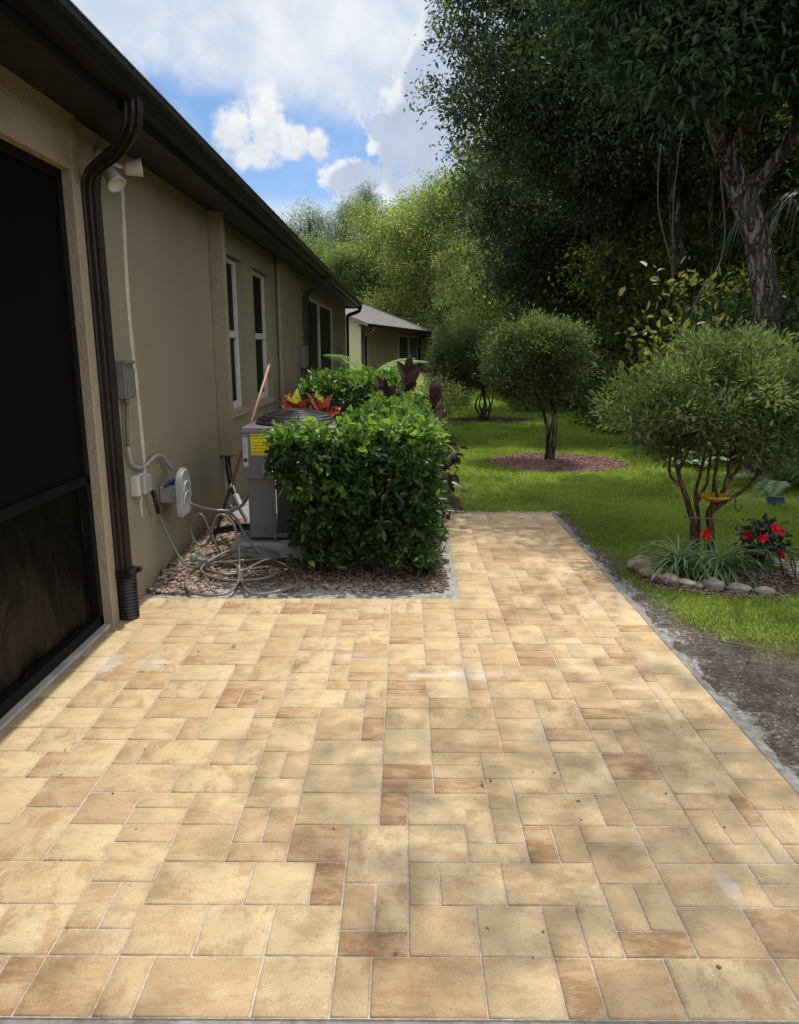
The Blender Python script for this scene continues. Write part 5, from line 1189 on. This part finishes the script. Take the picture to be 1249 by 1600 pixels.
m_ = MB(); [limb(m_, (rs.uniform(-.02, .02), rs.uniform(-.02, .02), .11), (rs.uniform(-.1, .18), rs.uniform(-.1, .1), rs.uniform(.2, .33)), .004, .002, i, 4, .1, 5) for i in range(9)]; m_.build('stem', bark_s, fp)
for i, (c, f) in enumerate([((-.03, -.13, .27), (0, -1, .3)), ((.07, -.10, .345), (.2, -1, .5)), ((.10, -.12, .32), (-.3, -1, .2)), ((-.10, -.05, .27), (-.5, -1, .4))]): flower(fp, c, .045, f, i)
rf = thing('red_flower', 'single red flower blooming above the spider plants', 'flower', (2.30, 5.72, 0)); m_ = MB(); m_.tube([(0, 0, 0), (.01, 0, .15), (0, 0, .27)], .0035, 5); m_.build('stem', bark_s, rf); flower(rf, (0, -.01, .27), .05, (0, -1, .3), 9); flower(rf, (.02, -.02, .25), .045, (.4, -1, .1), 10)
rf = thing('red_flower', 'low dark red flower by the border stones behind the wire fence', 'flower', (2.92, 5.80, 0)); m_ = MB(); m_.tube([(0, 0, 0), (.01, 0, .06), (0, 0, .10)], .0035, 5); m_.build('stem', bark_s, rf); flower(rf, (0, -.01, .10), .055, (0, -1, .6), 12)
stones = [(1.86, 5.80, .085, .07, .055, 0, 'large pale tan border stone at the back corner nearest the lawn'), (1.83, 5.66, .08, .10, .06, 3, 'upright brown border stone with the dark gap beside it'), (1.82, 5.53, .07, .055, .04, 0, 'flat tan border stone nearest the paving'), (1.87, 5.44, .05, .04, .03, 2, 'small whitish border stone between two tan ones'),
    (1.93, 5.36, .085, .06, .045, 0, 'broad tan border stone in front of the first spider plant'), (2.03, 5.27, .075, .045, .035, 2, 'flat cream border stone beside the dark rounded one'), (2.10, 5.215, .04, .035, .03, 0, 'smallest border stone, touching the dark rounded one'), (2.18, 5.18, .08, .06, .06, 1, 'dark grey rounded border stone, the roundest of the row'),
    (2.33, 5.13, .10, .055, .045, 1, 'long grey border stone just before the wire fence'), (2.49, 5.08, .085, .05, .04, 1, 'grey border stone half under the wire fence'), (2.80, 5.90, .085, .05, .04, 0, 'tan border stone right behind the flower pot'), (2.91, 5.78, .065, .06, .05, 2, 'pale rounded border stone beside the low red flower'),
    (2.97, 5.66, .09, .07, .055, 0, 'brownish border stone behind the flat pale one'), (2.93, 5.50, .10, .06, .045, 2, 'flat pale border stone under the end of the wire fence'), (1.76, 5.70, .05, .06, .05, 1, 'small dark stone tucked beside the upright brown one')]
for i, (x, y, a, b_, c, k, lb) in enumerate(stones):
    m_ = MB(); m_.ell((0, 0, 0), (a*.88, b_*.88, c*.85), Matrix.Rotation(rs.uniform(-.5, .5), 3, 'Z'), 24, 14, .34, i+1); o = m_.build('border_stone', stone_m[k], None, (x, y, c*.45)); tag(o, lb, 'stone', 'stones edging the flower bed')
wf_ = thing('wire_fence', 'folded black wire garden fence lying over the border stones', 'garden fence', (2.35, 5.25, .06))
def hoop(m_, x, h, w_, y): m_.tube(catmull([(x, y, 0), (x, y+.0, h*.7), (x+w_/2, y, h), (x+w_, y, h*.7), (x+w_, y, 0)], 5), .005, 6)
m_ = MB(); rot = Matrix.Rotation(-.30, 3, 'Z') @ Matrix.Rotation(-1.25, 3, 'X')
for lay in range(2):
    t = MB()
    for k in range(5): hoop(t, k*.15+lay*.07, .36, .22, lay*.02)
    t.tube([(0, lay*.02, .06), (.80, lay*.02, .06)], .004, 6); t.tube([(0, lay*.02, .18), (.80, lay*.02, .18)], .003, 6)
    t.v = [tuple(rot @ Vector(q)) for q in t.v]; m_.add(t.v, t.f, True)
m_.v = [(x, y-.05, max(z, -.02)+.06) for x, y, z in m_.v]
m_.build('hoops', black_pl, wf_)
# hanging things in the near topiary
fd = thing('bird_feeder', 'amber glass dish feeder with scrolled wire hooks hanging in the topiary stems', 'bird feeder', (2.49, 6.08, .45))
m_ = MB(); m_.lathe([(0, 0), (.05, .004), (.10, .03), (.125, .055), (.12, .055), (.095, .033), (.05, .01), (0, .007)], 28); m_.build('dish', plain('amber_glass', (.50, .30, .02), .2, .25, 12), fd)
m_ = MB()
for s_ in (-1, 1):
    sp_ = [(s_*(.13+.028*(1-t/9)*math.cos(t*.9)), -.01, .06+.028*(1-t/9)*math.sin(t*.9)) for t in range(9)]; m_.tube(catmull(sp_, 4), .003, 5)
m_.tube(catmull([(.12, 0, .05), (.17, 0, .03), (.175, 0, -.04), (.205, 0, -.08), (.225, 0, -.06), (.23, 0, -.03)], 5), .004, 6)
for a in (.3, 2.4, 4.5): m_.tube([(.12*math.cos(a), .12*math.sin(a), .055), (0, 0, .42)], .0015, 4)
m_.build('wire_hook', black_pl, fd)
m_ = MB(); m_.box((-.034, -.005, -.04), (.034, .005, .04), .003); m_.tube([(0, 0, .04), (.0, .06, .22)], .0015, 4); o = m_.build('ornament', plain('deep_blue_glass', (.006, .008, .10), .15, .2, 5), None, (2.155, 6.0, 1.00)); tag(o, 'small square deep blue ornament hanging in the topiary', 'ornament')
od = thing('ornament', 'black teardrop ornament with a white ring emblem hung on a topiary stem', 'ornament', (2.14, 5.98, .77))
m_ = MB(); m_.ell((0, 0, 0), (.030, .010, .045)); m_.box((-.028, -.008, .01), (.028, .008, .055), .01); m_.tube([(0, 0, .05), (0, .05, .15)], .0015, 4); m_.build('body', black_pl, od)
m_ = MB(); m_.tube([(.013*math.cos(t), -.012, .016+.013*math.sin(t)) for t in np.linspace(0, 6.283, 17)], .0035, 6, cap=False); m_.ell((0, -.011, .016), (.004, .003, .004)); m_.build('ring_emblem', white_pl, od)
m_ = MB(); m_.tube(catmull([(-.22, 0, .015), (-.1, .0, .005), (.02, 0, .0), (.08, .01, -.01)], 4), .007, 6); o = m_.build('cut_twig', vine_m, None, (2.50, 6.12, .30)); tag(o, 'pale cut twig lying across the topiary stems', 'twig')
sl = thing('solar_light', 'small dark solar panel light standing in the lawn near the ferns', 'garden light', (3.95, 8.05, .02))
m_ = MB(); m_.box((-.09, -.05, 0), (.09, .05, .012), .003); o = m_.build('panel', plain('solar_panel', (.02, .03, .055), .2, .3, 9), sl); o.rotation_euler = (.5, 0, -.2); o.location = (0, 0, .05)
m_ = MB(); m_.tube([(0, 0, -.05), (0, 0, .05)], .01, 6); m_.build('stake', black_pl, sl)

# --- gravel, mulch chips, litter
def pebbles(name, n, reg, size, mat, seed, lab, cat, zf=None, flat=.6):
    r_ = np.random.default_rng(seed); ico = [(0, 0, 1), (.89, 0, .45), (.28, .85, .45), (-.72, .53, .45), (-.72, -.53, .45), (.28, -.85, .45), (.72, .53, -.45), (-.28, .85, -.45), (-.89, 0, -.45), (-.28, -.85, -.45), (.72, -.53, -.45), (0, 0, -1)]
    fc = [(0, 1, 2), (0, 2, 3), (0, 3, 4), (0, 4, 5), (0, 5, 1), (1, 6, 2), (2, 7, 3), (3, 8, 4), (4, 9, 5), (5, 10, 1), (6, 7, 2), (7, 8, 3), (8, 9, 4), (9, 10, 5), (10, 6, 1), (11, 7, 6), (11, 8, 7), (11, 9, 8), (11, 10, 9), (11, 6, 10)]
    B = np.array(ico)[None] * (1+r_.normal(0, .16, (n, 12, 1))) * np.stack([r_.uniform(.7, 1.3, n), r_.uniform(.7, 1.3, n), r_.uniform(.35, flat, n)], 1)[:, None, :]
    a = r_.uniform(0, 6.28, n); ca, sa = np.cos(a)[:, None], np.sin(a)[:, None]; X = B[..., 0]*ca - B[..., 1]*sa; Y = B[..., 0]*sa + B[..., 1]*ca
    S = size*r_.uniform(.5, 1.35, n)[:, None]; p = reg(r_, n)
    V = np.stack([X*S + p[:, 0:1], Y*S + p[:, 1:2], B[..., 2]*S + p[:, 2:3]], 2).reshape(-1, 3)
    F = (np.array(fc)[None] + np.arange(n)[:, None, None]*12).reshape(-1, 3)
    o = np_mesh(name, V, F, mat, None, {'rnd': ('FACE', np.repeat(r_.uniform(size=n), 20))}, False); tag(o, lab, cat, kind='stuff')
def rock_m(name, stops):
    m, n, b = principled(name, (.3, .2, .15), .85, .25); n.put(b.inputs['Base Color'], n.mix(.35, n.ramp(n.attr('rnd'), stops), n.ramp(n.noise(n.obj(), 60, 4), [(.3, (.10, .07, .05)), (.7, (.42, .34, .27))]))); n.put(b.inputs['Normal'], n.bump(n.noise(n.obj(), 180, 3), .4, .003)); return m
gravel_m = rock_m('brown_pebble', [(0, (.10, .06, .045)), (.4, (.26, .17, .12)), (.8, (.40, .29, .21)), (1, (.52, .45, .37))])
chip_m = rock_m('mulch_chip', [(0, (.03, .015, .012)), (.6, (.10, .05, .038)), (1, (.24, .17, .13))])
redchip_m = rock_m('red_mulch_chip', [(0, (.05, .014, .014)), (.6, (.16, .045, .04)), (1, (.28, .14, .12))])
def gz(p): return ground_fields(p[:, 0], p[:, 1])[0]
def reg_wall(r_, n):
    x = -1.77 + np.abs(r_.normal(0, .22, n)); y = 5.08 + r_.uniform(0, 1, n)*2.2; x = np.where((x > -1.44) & (y > 6), -1.77+.3*r_.uniform(size=n), x); x = np.minimum(x, -1.0+.1*r_.uniform(size=n)); y = y + np.maximum(0, (x+1.5))*.15
    p = np.stack([x, y, x*0], 1); p[:, 2] = gz(p) + .006 + .03*np.clip((-x-1.45)/.3, 0, 1)*r_.uniform(size=n); return p
pebbles('gravel', 2600, reg_wall, .019, gravel_m, 5, 'brown and tan pebbles heaped against the wall under the hose', 'gravel')
def reg_mid(r_, n):
    x = r_.uniform(-1.45, .30, n); y = 5.12 + r_.uniform(0, 1, n)**.6*.9 + .05*np.sin(x*9); p = np.stack([x, y, x*0], 1); p[:, 2] = gz(p)+.004; return p
pebbles('mulch_chips', 3600, reg_mid, .013, chip_m, 6, 'dark bark chips and small stones under the hedge', 'mulch', flat=.45)
def reg_r(r_, n):
    x = .12 + np.abs(r_.uniform(0, .20, n)); y = r_.uniform(5.15, 8.4, n); p = np.stack([x, y, x*0], 1); p[:, 2] = gz(p)+.004; return p
pebbles('mulch_chips', 1800, reg_r, .014, chip_m, 7, 'dark fallen chips between the hedge and the walkway', 'mulch', flat=.45)
def reg_ring(r_, n):
    a = r_.uniform(0, 6.283, n); q = np.sqrt(r_.uniform(size=n)); p = np.stack([RING[0]+RING[2]*.98*q*np.cos(a), RING[1]+RING[3]*.98*q*np.sin(a), q*0], 1); p[:, 2] = gz(p)+.004; return p
pebbles('mulch_chips', 4200, reg_ring, .022, redchip_m, 8, 'reddish mulch chips in the ring round the topiary', 'mulch', flat=.35)
def reg_fb(r_, n):
    a = r_.uniform(0, 6.283, n); q = np.sqrt(r_.uniform(size=n)); p = np.stack([FB[0]+FB[2]*q*np.cos(a), FB[1]+FB[3]*q*np.sin(a), q*0], 1); p[:, 2] = gz(p)+.004; return p
pebbles('mulch_chips', 1500, reg_fb, .014, chip_m, 9, 'dark mulch inside the stone edged flower bed', 'mulch', flat=.4)
def reg_soil(r_, n):
    y = r_.uniform(1.9, 7.8, n); x = PX1 + .09 + np.abs(r_.normal(0, 1, n))*np.interp(y, [2, 4, 5, 8], [.35, .35, .16, .08]); p = np.stack([x, y, x*0], 1); p[:, 2] = gz(p)+.001; return p
soilchip = rock_m('soil_crumb', [(0, (.05, .042, .034)), (.7, (.14, .12, .10)), (1, (.40, .38, .35))])
pebbles('soil_crumbs', 3200, reg_soil, .007, soilchip, 10, 'loose dark soil crumbs and sand beside the paving edge', 'soil', flat=.7)
def reg_far(r_, n):
    x = r_.uniform(PX1-1.15, PX1+.12, n); y = PY1 + .03 + np.abs(r_.normal(0, .06, n)); p = np.stack([x, y, x*0], 1); p[:, 2] = gz(p)+.002; return p
pebbles('sand_crumbs', 600, reg_far, .012, rock_m('sand_crumb', [(0, (.2, .18, .15)), (1, (.55, .53, .5))]), 11, 'pale sand crumbs along the far end of the walkway', 'sand', flat=.6)
# edging log beside the hedge bed
m_ = MB(); limb(m_, (.36, 8.3, .02), (.62, 9.7, .03), .05, .04, 3, 8, .03, 9); o = m_.build('edging_log', bark_d); tag(o, 'dark log edging the bed beside the hedge', 'log')
def reg_pat(r_, n):
    x = r_.uniform(-1.7, 1.45, n); y = 1.7 + 5.8*r_.uniform(0, 1, n); y = np.where(x < BEDX, np.minimum(y, 4.9 - .3*r_.uniform(size=n)), y); return np.stack([x, y, x*0+.002], 1)
pebbles('leaf_litter', 110, reg_pat, .0045, rock_m('litter_bit', [(0, (.06, .04, .02)), (.6, (.18, .12, .06)), (1, (.34, .30, .22))]), 15, 'tiny dark leaf crumbs and grit scattered over the paving', 'litter', flat=.4)
# a few leaves blown onto the paving
lv = G('fallen_leaf', [(0, (.20, .13, .05)), (1, (.30, .26, .10))], .6, .1)
for (x, y, L_, a, lb) in ((-.98, 4.08, .045, .4, 'curled green brown leaf lying on the sunny paving'), (.31, 2.66, .030, 1.8, 'tiny dry twig like leaf on the middle of the paving'), (1.86, 3.9, .04, .9, 'small pale leaf lying on the soil by the grass'), (-1.0, 4.97, .02, 0, 'small dark chip on the sill edge in front of the hose')):
    o = leaves('fallen_leaf', np.array([[0, 0, 0.]]), L_, .5, lv, None, np.array([[math.cos(a), math.sin(a), .25]]), .95, .6, .2, True); o.location = (x, y, .004); tag(o, lb, 'leaf', 'fallen leaves')
m_ = MB(); m_.tube(catmull([(1.75, 4.25, .0), (1.95, 4.1, .01), (2.2, 4.0, .0), (2.35, 3.85, .0)], 4), .004, 5); o = m_.build('thin_stick', vine_m); tag(o, 'thin dark stick lying on the bare soil', 'stick')

# --- lawn
def grass(name, n, xr, yr, L, W, mat, lab, seed, thr=.5, pw=1.0):
    r_ = np.random.default_rng(seed); x = r_.uniform(*xr, n); y = yr[0] + (yr[1]-yr[0])*r_.uniform(0, 1, n)**pw
    h, lawn, sand, mul, inp = ground_fields(x, y); k = lawn > r_.uniform(.15, .75, n) if thr is None else lawn > thr
    k &= ~inp & (mul < .3); x, y, h = x[k], y[k], h[k]
    n1 = fbm(x, y, .9, 40.); a = r_.uniform(0, 6.283, len(x)); e = r_.uniform(.25, 1.3, len(x))
    D = np.stack([np.cos(a)*np.cos(e), np.sin(a)*np.cos(e), np.sin(e)], 1)
    o = leaves(name, np.stack([x, y, h-.004], 1), L, W, mat, None, D, .93, .0, .05, tint=np.clip(.42+.45*n1+.13*r_.normal(size=len(x)), 0, .96)); tag(o, lab, 'grass', kind='stuff'); return o
grass('lawn_grass', 90000, (PX1, 4.9), (4.2, 8.2), .048, .11, grass_l, 'green lawn grass round the flower bed', 21, None)
grass('lawn_grass', 130000, (-.2, 5.4), (7.7, 13.5), .050, .15, grass_l, 'bright green lawn grass beyond the walkway end', 22, None)
grass('lawn_grass', 130000, (-.2, 6), (13.5, 34), .07, .28, grass_l, 'sunlit lawn grass running back to the wood', 23, .5, 1.3)
grass('dry_grass', 75000, (PX1+.09, 3.6), (1.8, 4.7), .035, .10, dgrass_l, 'sparse thin grass on the bare soil beside the paving', 24, None)
